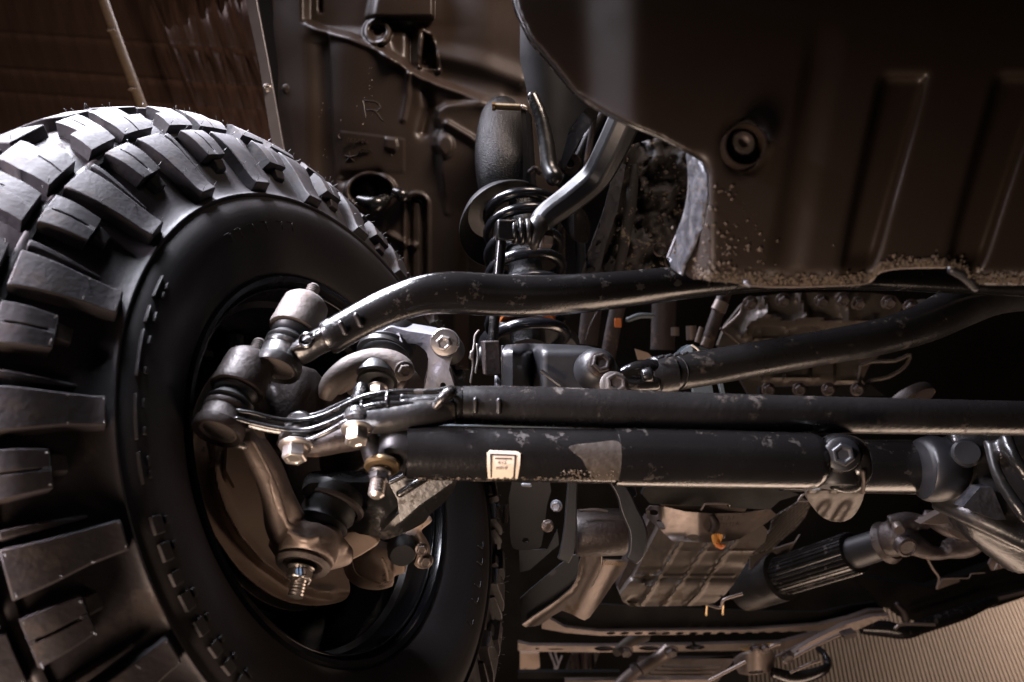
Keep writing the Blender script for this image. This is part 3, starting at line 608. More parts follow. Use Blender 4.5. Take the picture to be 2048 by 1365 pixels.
link('joint_rim', *lathe([(.020, .002), (.026, .004), (.028, 0), (.026, -.003), (.020, -.003), (.020, .002)], P(606, 1128, .796), D(-.1, -.72, -.6), 30), M['cast'], kn)
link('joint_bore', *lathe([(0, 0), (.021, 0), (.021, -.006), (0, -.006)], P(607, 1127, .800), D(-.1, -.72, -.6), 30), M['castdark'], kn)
link('threaded_stud', *lathe([(0, -.006)] + [(.0072 + (.0007 if i % 2 else 0), .0016 * i) for i in range(16)] + [(0, .026)], P(602, 1146, .795), D(-.10, -.80, -.5), 20), M['zinc'], kn, sharp=30)
hexbolt(kn, P(603, 1134, .798), D(-.10, -.80, -.5), .0125, M['zinc'], 'castle_nut', 1.1, .9)
for dx in (-8, -1, 7): link('nut_slot', *box(P(603 + dx, 1143, .783), .0022, .007, .004), M['blue'] if dx < 5 else M['castdark'], kn, label='nut slot marked with blue paint' if dx < 5 else None)
link('cotter_pin', *ptube([(590, 1160, .785, 2), (606, 1152, .78, 2), (620, 1160, .785, 2), (616, 1170, .787, 1.6)], 6, round_ends=1), M['zinc'], kn)
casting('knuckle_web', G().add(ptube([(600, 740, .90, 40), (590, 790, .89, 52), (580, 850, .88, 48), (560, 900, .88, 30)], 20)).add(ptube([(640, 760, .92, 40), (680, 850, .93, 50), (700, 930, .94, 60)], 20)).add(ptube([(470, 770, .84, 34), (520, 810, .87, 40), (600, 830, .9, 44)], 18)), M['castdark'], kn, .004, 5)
tri = [(690, 1062), (738, 1068), (756, 1082), (750, 1094), (690, 1128), (672, 1120), (684, 1100)]
link('lower_wing', *sheet(rounded(tri, 2), lambda x, y: .87 + (x - 690) * .0003, .014, 14), M['brown'], kn, bevel=.002)
link('grease_stud', *ptube([(470, 886, .79, 10), (478, 890, .782, 9), (488, 894, .78, 7)], 10, round_ends=1), M['zinc'], kn)

yk = thing('upper_knuckle_eye', 'rounded taupe cast ear arching over a black boot left of the grey forked yoke', 'knuckle ear', P(740, 720, .90))
g = G()
g.add(ptube([(650, 800, .885, 14), (662, 772, .885, 24), (690, 744, .89, 26), (715, 728, .893, 24), (750, 720, .895, 24), (782, 724, .895, 24), (804, 738, .895, 24), (814, 756, .897, 19)], 18))
g.add(ptube([(665, 770, .90, 26), (690, 755, .90, 28), (712, 748, .90, 22)], 14))
casting('ear', g, M['cast'], yk, .0022, 4)
link('ear_wall', *ptube([(690, 775, .915, 20), (720, 755, .915, 22), (770, 750, .915, 24), (812, 770, .915, 24)], 16), M['castdark'], yk)
hexbolt(yk, P(808, 742, .868), D(.4, -.1, -.9), .0078, M['cast'], 'zerk', 1.4, .7)
link('boot_ring', *lathe([(.020, 0), (.0245, .002), (.027, 0), (.027, -.012), (.020, -.012), (.020, 0)], P(752, 762, .895), D(0, -.75, -.65), 34), M['gloss2'], yk)
link('boot', *lathe([(0, 0.002), (.012, .002), (.020, -.001), (.023, -.006), (.023, -.02), (0, -.02)], P(752, 768, .893), D(0, -.75, -.65), 30), M['boot'], yk)
hexbolt(yk, P(755, 776, .885), D(0, -.75, -.65), .0105, M['zinc'], 'nut', 1.1, 1.0)

fk = thing('grey_axle_yoke', 'pale grey cast yoke with a corner bolt, between the drag link and tie rod tubes', 'yoke', P(840, 720, .93))
fo = [(733, 702), (738, 688), (752, 672), (778, 655), (792, 656), (812, 662), (845, 667), (882, 674), (904, 682), (908, 702), (902, 722), (898, 740), (906, 765), (906, 800), (850, 800), (853, 760), (857, 730), (854, 708), (844, 696), (830, 688), (808, 687), (790, 684), (768, 682), (752, 690), (742, 704), (736, 712)]
def fd(x, y):
    d, s, t = segdist(x, y, [(853, 790), (872, 730), (868, 712), (848, 694), (820, 688)]); return .925 - (.004 if s > 0 else 0) * float(ss(0, 5, d)) + .012 * float(ss(700, 740, 1450 - x - 0))
link('yoke_face', *sheet(rounded(fo, 2), fd, .030, 9, (ellipse(886, 771, 6, 5.5, 12),), back=D(-.1, .35, 1)), M['castgrey'], fk, sharp=35, bevel=.0022)
link('chalk_mark', *box(P(799, 676, .9195), .0028, .0115, .001, X=D(.93, .35, 0), Y=D(-.35, .93, 0)), M['white'], fk)
hexbolt(fk, P(889, 685, .914), D(-.05, -.15, -1), .0095, M['zinc'], 'bolt', 1.75, .9)
link('bolt_sleeve', *lathe([(0, 0), (.017, 0), (.017, .04), (0, .04)], P(890, 686, .918), D(0.1, -.25, .95), 24), M['boot'], fk)
link('boot', *lathe([(0, .0), (.026, 0), (.030, .006), (.026, .013), (.031, .019), (.027, .026), (.032, .034), (.03, .05), (0, .05)], P(768, 725, .925), D(.1, .7, .7), 40), M['boot'], fk, sharp=60)
link('boot_clamp', *lathe([(.026, .0), (.031, .002), (.0315, .007), (.026, .009), (.026, 0)], P(764, 715, .93), D(.1, .7, .7), 40), M['gloss2'], fk)
link('lower_leg', *sheet([(850, 848), (855, 836), (905, 832), (945, 838), (945, 862), (850, 862)], lambda x, y: .93, .03, 15), M['castgrey'], fk, bevel=.002)
link('shaft_stub', *ptube([(836, 770, .99, 40), (800, 790, .98, 46), (760, 830, .97, 50)], 24), M['castdark'], fk)

ca = thing('axle_c_fork', 'dark cast axle end fork with a black ball joint boot, above the brown brake caliper', 'axle fork', P(760, 1010, .88))
c0 = [(603, 985), (612, 972), (640, 965), (780, 964), (820, 948), (900, 944), (915, 955), (905, 985), (885, 1008), (860, 1030), (845, 1048), (800, 1070), (768, 1080), (752, 1074), (700, 1060), (650, 1000), (615, 1000)]
def cd(x, y):
    d, s, t = segdist(x, y, [(770, 1055), (830, 1000), (905, 945)]); e, s2, _ = segdist(x, y, [(620, 992), (700, 990), (760, 1015), (790, 1050)])
    return .865 + .0006 * (x - 760) * .4 - .010 * math.exp(-(float(d) / 8) ** 2) + .010 * float(ss(0, 20, e)) * (s2 > 0) 
link('fork_plate', *sheet(rounded(c0, 3), cd, .035, 9, (), back=D(-.2, .2, 1)), M['gloss2'], ca, sharp=40, bevel=.002)
link('fork_flange', *sheet([(778, 968), (815, 950), (905, 946), (905, 965), (840, 1010), (800, 1045), (795, 1000)], lambda x, y: .845 + (y - 950) * .0001, .008, 12, (), back=D(0, .5, 1)), M['gloss2'], ca, sharp=40, bevel=.002)
for q in ([(780, 965, .835, 5), (812, 950, .835, 6), (842, 944, .84, 6)], [(800, 988, .832, 8), (830, 970, .832, 9), (868, 948, .838, 9)]): link('flange_edge', *ptube(q, 12, round_ends=1), M['gloss'], ca)
link('boot', *lathe([(0, -.004), (.022, -.004), (.027, .001), (.025, .007), (.029, .013), (.028, .022), (.031, .032), (.03, .04), (0, .04)], P(645, 1050, .835), D(.25, .72, .62), 40), M['boot'], ca, sharp=60)
link('boot_ring', *lathe([(.028, .0), (.0325, .0015), (.0335, .005), (.028, .007), (.028, 0)], P(665, 1018, .85), D(.25, .72, .62), 44), M['castdark'], ca)
link('white_tick', *ptube([(700, 968, .853, 1.6), (704, 976, .852, 1.8), (698, 983, .852, 1.5)], 6), M['white'], ca)

cp = thing('brake_caliper', 'brown cast brake caliper at the lower right of the wheel opening', 'brake caliper', P(770, 1110, .95))
g = G()
g.add(ptube([(712, 1100, .955, 28), (725, 1135, .955, 36), (755, 1150, .955, 30), (785, 1148, .96, 24)], 20)); g.add(ptube([(735, 1100, .955, 26), (780, 1120, .96, 30), (812, 1122, .96, 24)], 20))
g.add(ptube([(790, 1082, .955, 14), (822, 1068, .95, 14), (842, 1085, .95, 13), (848, 1110, .95, 14), (838, 1135, .95, 12)], 14)); g.add(ptube([(800, 1075, .955, 12), (840, 1048, .95, 12), (856, 1040, .95, 9)], 12, round_ends=1))
casting('caliper_body', g, M['brown'], cp, .0024, 3)
for q in ([(765, 1118, .925, 3), (772, 1135, .925, 3), (776, 1160, .93, 3)], [(702, 1120, .93, 2), (715, 1150, .93, 2), (760, 1168, .935, 2)]): link('cast_rib', *ptube(q, 8, round_ends=1), M['brown'], cp)
for q in ((850, 1122, .93, .0075), (843, 1098, .93, .006)): hexbolt(cp, P(*q[:3]), D(.3, -.2, -.93), q[3], M['heat'], 'guide_bolt', 1.3, .9)
link('piston_boot', *lathe([(0, 0), (.014, 0), (.017, -.006), (.017, -.02), (0, -.02)], P(805, 1112, .925), D(.2, -.3, -.93), 24), M['boot'], cp, sharp=40)

# ------------------------------------------------------------------ FENDER LINER
fl = thing('fender_liner', 'moulded black plastic wheel arch liner with embossed letter R and star emblem', 'fender liner', P(760, 300, 1.6))
LO = [(528, -40), (1130, -40), (1130, 740), (600, 740), (590, 420), (575, 330), (552, 180)]
def liner(x, y):
    z = 1.60 - (x - 700) * .00025
    # rolled left border, then valley beside the upright crease
    z += .030 * ss(640, 520, x + (y - 100) * -.06) * 1.0
    d, s, t = segdist(x, y, [(655, 62), (660, 200), (668, 330), (672, 400)])
    z += .016 * np.exp(-((x - 648 + (y - 200) * -.02) / 26.) ** 2) * ss(60, 90, y) * ss(430, 360, y)
    z -= .012 * ss(0, 5, x - (656 + (y - 62) * .045)) * ss(50, 80, y) * ss(440, 380, y) * ss(1000, 700, x)
    # diagonal shelf
    sh = [(612, 50), (640, 62), (700, 78), (748, 97), (770, 112), (800, 128), (835, 152), (880, 172), (930, 190), (1000, 215)]
    d, s, t = segdist(x, y, sh); sd = d * s
    above = ss(3, -14, sd) * ss(600, 625, x) 
    z += .026 * above * ss(990, 860, x); z -= .006 * np.exp(-(d / 6.) ** 2) * ss(600, 640, x) * ss(1010, 900, x)
    d, s, t = segdist(x, y, [(760, 95), (800, 130), (845, 165), (900, 178), (960, 200)]); z -= .008 * np.exp(-(d / 13.) ** 2)
    # upper block and notches
    z -= .030 * ss(735, 760, x + y * .2) * ss(42, 30, y) * ss(870, 862, x) * above
    z += .020 * ss(635, 640, x) * ss(648, 643, x) * ss(30, 20, y)
    # boss
    r = np.hypot(x - 755, y - 64)
    z -= .018 * ss(30, 24, r); z += .014 * ss(19, 15, r); z += .02 * ss(9, 7, r)
    d, s, t = segdist(x, y, [(768, 84), (772, 110), (780, 120)]); z -= .01 * np.exp(-(d / 9.) ** 2)
    # upright columns and dark pocket
    d, s, t = segdist(x, y, [(822, 60), (822, 130)]); z += .018 * np.exp(-(d / 9.) ** 2)
    d, s, t = segdist(x, y, [(842, 62), (838, 132)]); z -= .014 * np.exp(-(d / 6.) ** 2)
    z += .045 * inp(x, y, [(848, 66), (862, 72), (872, 100), (876, 138), (858, 138), (838, 132)])
    d, s, t = segdist(x, y, [(848, 60), (866, 85), (873, 120), (877, 142)]); z -= .010 * np.exp(-(d / 4.) ** 2)
    d, s, t = segdist(x, y, [(817, 150), (816, 190), (806, 240)]); z -= .010 * np.exp(-(d / 5.) ** 2) * (1 - .5 * t)
    d, s, t = segdist(x, y, [(852, 180), (858, 215), (846, 265)]); z += .014 * np.exp(-(d / 11.) ** 2)
    d, s, t = segdist(x, y, [(858, 190), (900, 200), (960, 204), (995, 200)]); z -= .006 * np.exp(-(d / 22.) ** 2)
    # folds to the right
    fold = [(1000, 195), (930, 200), (892, 208), (874, 220), (872, 238), (880, 258), (870, 275), (868, 292), (880, 308), (880, 345), (884, 380), (894, 425)]
    d, s, t = segdist(x, y, fold); sd = d * s
    z -= .020 * ss(-2, 8, sd * -1) * ss(1100, 930, x) * ss(440, 330, y) * ss(190, 215, y); z -= .004 * np.exp(-(d / 5.) ** 2)
    d, s, t = segdist(x, y, [(895, 248), (940, 275), (965, 295)]); z -= .010 * np.exp(-(d / 6.) ** 2)
    r = np.hypot((x - 892), (y - 292) * .7); z -= .008 * ss(20, 10, r)
    r = np.hypot(x - 980, (y - 278) * .8); z += .02 * ss(24, 14, r)
    d, s, t = segdist(x, y, [(880, 110), (960, 130), (1040, 160)]); z -= .014 * np.exp(-(d / 20.) ** 2)
    # plaque under the letter
    z -= .0015 * ss(0, 3, y - (263 + (x - 690) * .12)) * ss(812, 806, x) * ss(680, 686, x) * ss(350, 340, y)
    z -= .006 * inp(x, y, [(771, 276), (793, 279), (797, 296), (790, 303), (771, 297)])
    # lower pockets
    r = np.hypot((x - 741) / 1.35, y - 383); z += .050 * ss(34, 28, r); z -= .012 * np.exp(-((r - 34) / 4.) ** 2)
    d, s, t = segdist(x, y, [(690, 360), (720, 356), (752, 352)]); z += .012 * np.exp(-(d / 12.) ** 2)
    d, s, t = segdist(x, y, [(833, 412), (833, 560), (833, 720)]); z += .012 * ss(23, 15, d); z -= .010 * ss(10, 5, d); z -= .006 * np.exp(-((d - 24) / 4.) ** 2)
    d, s, t = segdist(x, y, [(780, 470), (815, 490), (828, 492)]); z -= .012 * np.exp(-(d / 6.) ** 2)
    z += .035 * ss(905, 940, x) * ss(400, 470, y)
    z += .0012 * np.sin(x * .031 + y * .017) + .0010 * np.sin(x * .013 - y * .043)
    return z
def inp(x, y, poly):
    d, s, t = segdist(x, y, poly + [poly[0]]); i = inpoly(x, y, poly); sd = np.where(i, d, -d)
    return ss(-1.5, 2.5, sd)
# a fine grid sheet cut by the left border
def grid_sheet(x0, x1, y0, y1, step, fn, thick=.003, keep=None, tf=None):
    xs = np.arange(x0, x1 + step, step); ys = np.arange(y0, y1 + step, step); X, Y = np.meshgrid(xs, ys)
    Z = fn(X, Y); nx = len(xs); ny = len(ys)
    pts = [P(X[j, i], Y[j, i], Z[j, i]) for j in range(ny) for i in range(nx)]
    f = [[j * nx + i, j * nx + i + 1, (j + 1) * nx + i + 1, (j + 1) * nx + i] for j in range(ny - 1) for i in range(nx - 1)]
    n = len(pts); b = [i for i in range(nx)] + [j * nx + nx - 1 for j in range(1, ny)] + [(ny - 1) * nx + i for i in range(nx - 2, -1, -1)] + [j * nx for j in range(ny - 2, 0, -1)]
    pts2 = [pts[i] + AF * thick for i in b]; m = len(b)
    f += [[b[(k + 1) % m], b[k], n + k, n + (k + 1) % m] for k in range(m)]
    return pts + pts2, f
class _shear:                    # left border leans: x shifts with y
    pass
def lsh(X, Y): return X + (Y - 180) * .155 * np.clip((700 - X) / 170., 0, 1)
def liner_sheet():
    xs = np.arange(530, 1132, 2.5); ys = np.arange(-40, 742, 2.5); X, Y = np.meshgrid(xs, ys); X = X + (Y - 180) * .14 * np.clip((680 - X) / 150., 0, 1) + 14 * np.clip((680 - X) / 150., 0, 1)
    Z = liner(X, Y); nx = len(xs); ny = len(ys)
    # rolled rim at the outer border
    Z = Z + .03 * np.clip((540 - np.broadcast_to(xs, X.shape)) / 10., 0, 1) ** 2
    pts = [P(X[j, i], Y[j, i], Z[j, i]) for j in range(ny) for i in range(nx)]
    f = [[j * nx + i, j * nx + i + 1, (j + 1) * nx + i + 1, (j + 1) * nx + i] for j in range(ny - 1) for i in range(nx - 1)]
    return pts, f
o = link('liner_shell', *liner_sheet(), M['plastic'], fl, sharp=0)
so_ = o.modifiers.new('thick', 'SOLIDIFY'); so_.thickness = .003; so_.offset = 0
def zl(x, y): return float(liner(np.array([float(x)]), np.array([float(y)]))[0])
def relief(pl, r, name, lift=.001, m='plastic', n=3): return link(name, *tube([P(a, b, zl(a, b) - lift) for a, b in pl], PX(r, 1.6), 8, n, round_ends=1), M[m], fl)
g = G()
for pl in ([(726, 203), (729, 220), (731, 236)], [(729, 202), (745, 203), (756, 207), (761, 216), (757, 220)], [(733, 221), (745, 221), (753, 225), (760, 235), (766, 242)], [(757, 220), (752, 224)]):
    g.add(tube([P(a, b, zl(a, b) - .001) for a, b in pl], PX(1.7, 1.6), 8, 3, round_ends=1))
g.link('embossed_letter', M['plastic'], fl)
star = [(698, 296), (719, 310), (713, 328), (688, 327), (680, 309)]
g = G(); cc = (699, 314)
for i in range(5):
    a, b = star[i], star[(i + 1) % 5]; g.add(tube([P(*a, zl(*a)), P(*b, zl(*b))], PX(1.1, 1.6), 6, 2))
    v = [P(cc[0], cc[1], zl(*cc) - .0012)]; a2 = (cc[0] + (a[0] - cc[0]) * .93, cc[1] + (a[1] - cc[1]) * .93); mm = ((a[0] + b[0]) / 2 * .28 + cc[0] * .72, (a[1] + b[1]) / 2 * .28 + cc[1] * .72); z_ = star[i - 1]; mb = ((a[0] + z_[0]) / 2 * .28 + cc[0] * .72, (a[1] + z_[1]) / 2 * .28 + cc[1] * .72)
    g.add(([P(*a2, zl(*a2) - .0008), P(*mm, zl(*mm) - .0004), P(*cc, zl(*cc) - .0075), P(*mb, zl(*mb) - .0004), P(*cc, zl(*cc) + .002)], [[0, 1, 2], [0, 2, 3], [0, 4, 1], [0, 3, 4], [1, 4, 2], [2, 4, 3]]))
g.link('star_emblem', M['plastic'], fl, smooth=False)
text_mesh('151-MNH1-70', P(730, 284, zl(730, 284) - .0012), D(.99, -.1, .02), D(.1, .99, 0), .0125, .005, M['plastic'], fl, 'embossed_text', .1)
text_mesh('C00NL8', P(738, 303, zl(738, 303) - .0012), D(.99, -.1, .02), D(.1, .99, 0), .0115, .005, M['plastic'], fl, 'embossed_text', .1)
for q in ((682, 272, .006), (786, 309, .004)): link('embossed_dot', *lathe([(q[2] * .5, 0), (q[2], .001), (q[2], -.002), (q[2] * .5, -.002), (q[2] * .5, 0)], P(q[0], q[1], zl(q[0], q[1]) - .001), D(0, 0, -1), 16), M['plastic'], fl)
link('rivet', *lathe([(0, .005), (.006, .0045), (.010, .002), (.0105, 0), (0, 0)], P(573, 178, zl(573, 178) - .001), D(-.1, 0, -1), 24), M['plastic'], fl, sharp=60)
link('tow_bracket', *ptube([(722, 402, 1.56, 12), (750, 410, 1.545, 17), (770, 400, 1.56, 12)], 16, round_ends=1), M['gloss'], fl)
link('tow_bracket', *ptube([(792, 385, 1.555, 10), (805, 392, 1.55, 13), (815, 398, 1.57, 12)], 16, round_ends=1), M['gloss'], fl)
link('recess_lug', *ptube([(722, 375, 1.63, 10), (738, 372, 1.62, 12), (748, 385, 1.62, 12)], 12, round_ends=1), M['castdark'], fl)
g = lumps(60, lambda: (lambda x, y: (P(x, y, zl(x, y) - .001), AU))(*random.choice([(random.gauss(645, 2.5), random.uniform(205, 265)), (random.gauss(650, 2.5), random.uniform(295, 318)), (random.gauss(742, 3), random.uniform(135, 195)), (random.uniform(660, 760), random.uniform(190, 250)), (random.gauss(661, 1.5), random.uniform(205, 222))])), .0006, .0017)
g.link('dust_specks', M['label'], fl, smooth=False, kind='stuff')
# metal edge strip beside the liner
es = thing('grey_edge_strip', 'narrow scratched grey metal strip along the left edge of the wheel arch liner', 'metal strip', P(530, 150, 1.62))
link('strip', *sheet([(478, -60), (502, -60), (538, 130), (568, 300), (588, 400), (560, 400), (545, 300), (518, 130)], lambda x, y: 1.60, .006, 40, (), back=D(.1, 0, 1)), M['strip'], es, bevel=.001)
hexbolt(es, P(534, 176, 1.595), D(0, 0, -1), .0065, M['zinc'], 'clip_bolt', 1.3, .6)
link('back_strip', *sheet([(506, -60), (530, -60), (560, 100), (588, 300), (600, 400), (578, 400), (560, 300), (536, 120)], lambda x, y: 1.66, .01, 40), M['under'], es)

# ------------------------------------------------------------------ COIL SPRING, TOWER
UPV = Vector((0, 0, 1))
sp = thing('coil_spring', 'black coil spring with shock absorber inside, under the glossy cup above the axle', 'coil spring', P(1056, 700, 1.24))
s0 = P(1057, 694, 1.16); s1 = P(1036, 405, 1.30); sax = (s1 - s0); sL = sax.length; sa = D(-.03, .90, .43)
s1 = s0 + sa * (.235)
su = sa.orthogonal().normalized(); sv = sa.cross(su)
pts = []; turns = 6.7; NT = 180
for i in range(NT + 1):
    t = i / NT; a = 2 * math.pi * turns * t + 1.2; hgt = (t + .05 * math.sin(2 * math.pi * t * 0)) * .245
    if t < .1: hgt = t * .16
    elif t > .88: hgt = .016 + (.78) * .265 + (t - .88) * .13
    else: hgt = .016 + (t - .1) * .265
    pts.append(s0 + sa * hgt + (su * math.cos(a) + sv * math.sin(a)) * .0555)
link('coil', *tube(pts, .0084, 14, 1), M['spring'], sp, sharp=0)
link('shock_body', *lathe([(0, 0), (.026, 0), (.026, .11), (.0275, .112), (.0275, .118), (.026, .12), (.026, .16), (.030, .163), (.030, .172), (.022, .178), (.022, .26), (0, .26)], s0, sa, 32), M['tower'], sp, sharp=40)
link('bump_stop', *lathe([(.028, .040), (.040, .040), (.042, .045), (.040, .052), (.028, .052), (.028, .040)], s0, sa, 32), M['orange'], sp, sharp=40)
cup = thing('spring_cup', 'wide glossy black spring cup with thin bright rim, over the top of the coil', 'spring cup', P(1010, 430, 1.30))
ca_ = D(-.36, .60, .71)
link('cup', *lathe([(0, .045), (.050, .045), (.062, .030), (.076, .006), (.0785, 0), (.0800, .001), (.0775, .009), (.064, .034), (.052, .050), (0, .050)], P(1013, 452, 1.285), ca_, 64), M['satin'], cup, sharp=40)
link('cup_neck', *lathe([(.0, .045), (.030, .045), (.028, .08), (0, .08)], P(1013, 452, 1.285), ca_, 30), M['satin'], cup)
tw = thing('shock_tower', 'speckled glossy black shock tower dome above the spring cup', 'shock tower', P(1000, 300, 1.42))
casting('tower_dome', G().add(ptube([(1006, 224, 1.50, 34), (1002, 245, 1.46, 44), (1000, 300, 1.42, 51), (1008, 350, 1.40, 56), (1015, 400, 1.40, 52)], 30))  , M['tower'], tw, .005, 4)
link('tower_plate', *sheet([(1042, 218), (1050, 214), (1058, 330), (1060, 375), (1054, 395), (1046, 392), (1046, 300)], lambda x, y: 1.30, .05, 20, (), back=D(.25, 0, 1)), M['satin'], tw, bevel=.001)
link('pin', *ptube([(984, 213, 1.34, 9), (990, 213, 1.34, 9), (990, 213, 1.34, 7), (1044, 215, 1.31, 7)], 16, n=1), M['brass'], tw, sharp=30)
link('pin_tip', *ptube([(1046, 214, 1.30, 5), (1052, 217, 1.30, 4)], 10, round_ends=1), M['zinc'], tw)

# ------------------------------------------------------------------ SWAY BAR and LINK
sw = thing('sway_bar', 'thick black forged sway bar arm sloping down to the top of the vertical link', 'sway bar', P(1150, 390, 1.12))
oct_ = [(math.cos(a) * (1 if abs(math.cos(a)) > .5 else .96), math.sin(a)) for a in [math.pi / 4 * i + math.pi / 8 for i in range(8)]]
link('arm', *tube([P(*q[:3]) for q in [(1300, 130, .98), (1250, 240, 1.02), (1222, 300, 1.05), (1192, 352, 1.08), (1140, 398, 1.085), (1096, 430, 1.08), (1078, 450, 1.075)]], [PX(r, 1.07) for r in (34, 34, 34, 33, 31, 28, 24)], 8, 4, section=oct_), M['satin'], sw, sharp=25, bevel=.003)
link('end_lug', *ptube([(1086, 440, 1.075, 20), (1072, 458, 1.07, 21), (1068, 480, 1.07, 15), (1068, 492, 1.075, 10)], 18, round_ends=1), M['gloss2'], sw)
hexbolt(sw, P(1082, 478, 1.085), D(1, -.1, .1), .012, M['heat'], 'nut', 1.1, 1.2)
lk = thing('sway_bar_link', 'slim vertical black rod with a square eye at top, in front of the coil spring', 'sway bar link', P(985, 720, 1.1))
link('rod', *ptube([(1003, 478, 1.06, 10.5), (996, 560, 1.05, 10.5), (989, 640, 1.045, 10.5), (985, 690, 1.045, 10.5)], 20, n=3), M['gloss'], lk, sharp=50)
link('eye_case', *box(P(1009, 463, 1.065), .024, .028, .030, X=D(1, .0, .15), Y=D(.02, 1, 0), Z=D(-.15, 0, 1)), M['gloss'], lk, bevel=.003, sharp=30)
for hh, r, m_ in ((.0, .017, 'gloss'), (.009, .019, 'gloss'), (.018, .0175, 'gloss2')): link('bushing', *lathe([(0, 0), (r - .002, 0), (r, .002), (r, .006), (r - .002, .008), (0, .008)], P(1023, 464, 1.065) + D(1, .03, .05) * hh, D(1, .03, .05), 28), M[m_], lk, sharp=50)
link('bushing_face', *lathe([(0, 0), (.012, 0), (.0135, -.004), (.0135, -.010), (0, -.01)], P(998, 462, 1.065), D(-1, -.1, -.2), 20), M['satin'], lk)
link('lower_block', *box(P(982, 716, 1.04), .0215, .045, .026, X=D(1, .02, .2), Y=D(-.07, 1, 0), Z=D(-.2, 0, 1)), M['castdark'], lk, bevel=.0022, sharp=30)
link('washer', *lathe([(0, 0), (.013, 0), (.014, .003), (.010, .006), (0, .006)], P(958, 712, 1.09), D(1, -.05, 0), 22), M['satin'], lk)
link('spring_clip', *ptube([(957, 662, 1.05, 2.2), (950, 672, 1.05, 2.4), (948, 692, 1.05, 2.6), (945, 706, 1.05, 3.0), (944, 716, 1.05, 3.0), (946, 730, 1.05, 2.2), (941, 765, 1.05, 1.8)], 8, round_ends=1), M['zinc'], lk)
link('clip_bead', *ptube([(943, 706, 1.047, 4), (942, 716, 1.047, 4)], 10, round_ends=1), M['zinc'], lk)
link('clip_tine', *ptube([(954, 690, 1.06, 2.4), (956, 712, 1.06, 2.6), (951, 745, 1.06, 2.2)], 8, round_ends=1), M['zinc'], lk)
link('bracket_tip', *ptube([(992, 752, 1.06, 3), (996, 768, 1.05, 8), (998, 780, 1.05, 8)], 10, round_ends=1), M['castgrey'], lk)

# ------------------------------------------------------------------ parts above the spring
hb = thing('grey_strap', 'dark grey rounded strap hanging above the spring, right of the tower plate', 'strap', P(1100, 300, 1.25))
link('strap', *ptube([(1066, 195, 1.27, 12), (1082, 235, 1.26, 14), (1093, 290, 1.25, 16), (1099, 335, 1.24, 17), (1108, 355, 1.23, 18)], 16, round_ends=1, section=None), M['gloss2'], hb)
cf = thing('curved_body_panel', 'smooth curved dark grey inner body panel at top centre above the strap', 'body panel', P(1100, 150, 1.4))
link('panel_skin', *sheet([(1040, -40), (1120, 20), (1180, 150), (1205, 205), (1165, 225), (1140, 255), (1122, 320), (1108, 325), (1098, 270), (1080, 225), (1058, 200), (1040, 120)], lambda x, y: 1.32 + .10 * (1 - math.cos((x - 1110) / 80.)) , .004, 9, (), back=AF), M['satin'], cf)
link('panel_fold', *sheet([(1150, 225), (1210, 205), (1190, 240), (1160, 280), (1128, 340), (1116, 330), (1130, 275)], lambda x, y: 1.36 - .0006 * (x - 1150), .004, 9), M['gloss2'], cf)
gp = thing('grey_gusset_plate', 'smooth tapering grey plate under the sway bar beside the spring', 'plate', P(1150, 460, 1.3))
link('plate', *sheet(rounded([(1112, 420), (1160, 415), (1178, 440), (1180, 470), (1172, 486), (1145, 478), (1128, 455)], 3), lambda x, y: 1.22 + .0009 * abs(x - 1150), .006, 8), M['gloss2'], gp, sharp=50)
fr = thing('frame_rail', 'mud caked steel frame rail behind the sway bar and beside the skid panel edge', 'frame rail', P(1260, 430, 1.4))
def frd(x, y): return 1.34 + .10 * float(ss(1235, 1265, x + (y - 350) * .28)) + .05 * noise.fractal(Vector((x * .02, y * .02, 0)), 1, 2, 4)
link('rail_face', *sheet([(1236, 330), (1262, 290), (1330, 270), (1400, 300), (1415, 420), (1390, 560), (1160, 560), (1178, 500), (1205, 430)], frd, .02, 7), M['rust'], fr, sharp=0)
link('rail_edge', *sheet([(1232, 322), (1252, 330), (1235, 420), (1212, 490), (1196, 560), (1166, 560), (1180, 500), (1208, 420)], lambda x, y: 1.30 + .0004 * (y - 400), .010, 12, (ellipse(1206, 408, 3.5, 8, 12), ellipse(1198, 448, 3.5, 9, 12))), M['worn'], fr, bevel=.001)
link('rail_ripple', *ptube([(1270, 330, 1.36, 8), (1262, 400, 1.36, 12), (1250, 480, 1.36, 11), (1235, 550, 1.36, 9)], 12), M['rust'], fr)
link('inner_post', *ptube([(1160, 480, 1.4, 10), (1164, 560, 1.4, 10)], 12), M['satin'], fr)
for q in ((1345, 525, 17), (1318, 500, 14)): link('hose_ring', *lathe([(PX(q[2] - 2, 1.5), 0), (PX(q[2], 1.5), .003), (PX(q[2] - 2, 1.5), .006), (PX(q[2] - 5, 1.5), .003), (PX(q[2] - 2, 1.5), 0)], P(q[0], q[1], 1.33), D(.2, .2, -1), 26), M['castdark'], fr)
g = lumps(200, lambda: (lambda x, y: (P(x, y, frd(x, y) - .004), AU))(random.uniform(1215, 1385), random.uniform(310, 545)), .001, .005); g.link('mud_lumps', M['mud'], fr, smooth=False, kind='stuff')
hs = thing('corrugated_hose', 'dark corrugated hose running down behind the sway bar', 'hose', P(1150, 330, 1.5))
link('hose', *ptube([(1215, 215, 1.42, 10), (1180, 270, 1.42, 10), (1150, 330, 1.42, 11), (1120, 375, 1.42, 12)], 12), M['boot'], hs)
link('hose', *ptube([(1190, 225, 1.40, 6), (1178, 300, 1.40, 7), (1172, 350, 1.40, 9)], 12), M['castdark'], hs)
link('pulley', *lathe([(0, -.002), (.006, -.002), (.008, 0), (.018, 0), (.020, -.004), (.020, -.012), (0, -.012)], P(1140, 328, 1.40), D(-.2, -.1, -1), 26), M['castdark'], hs, sharp=40)
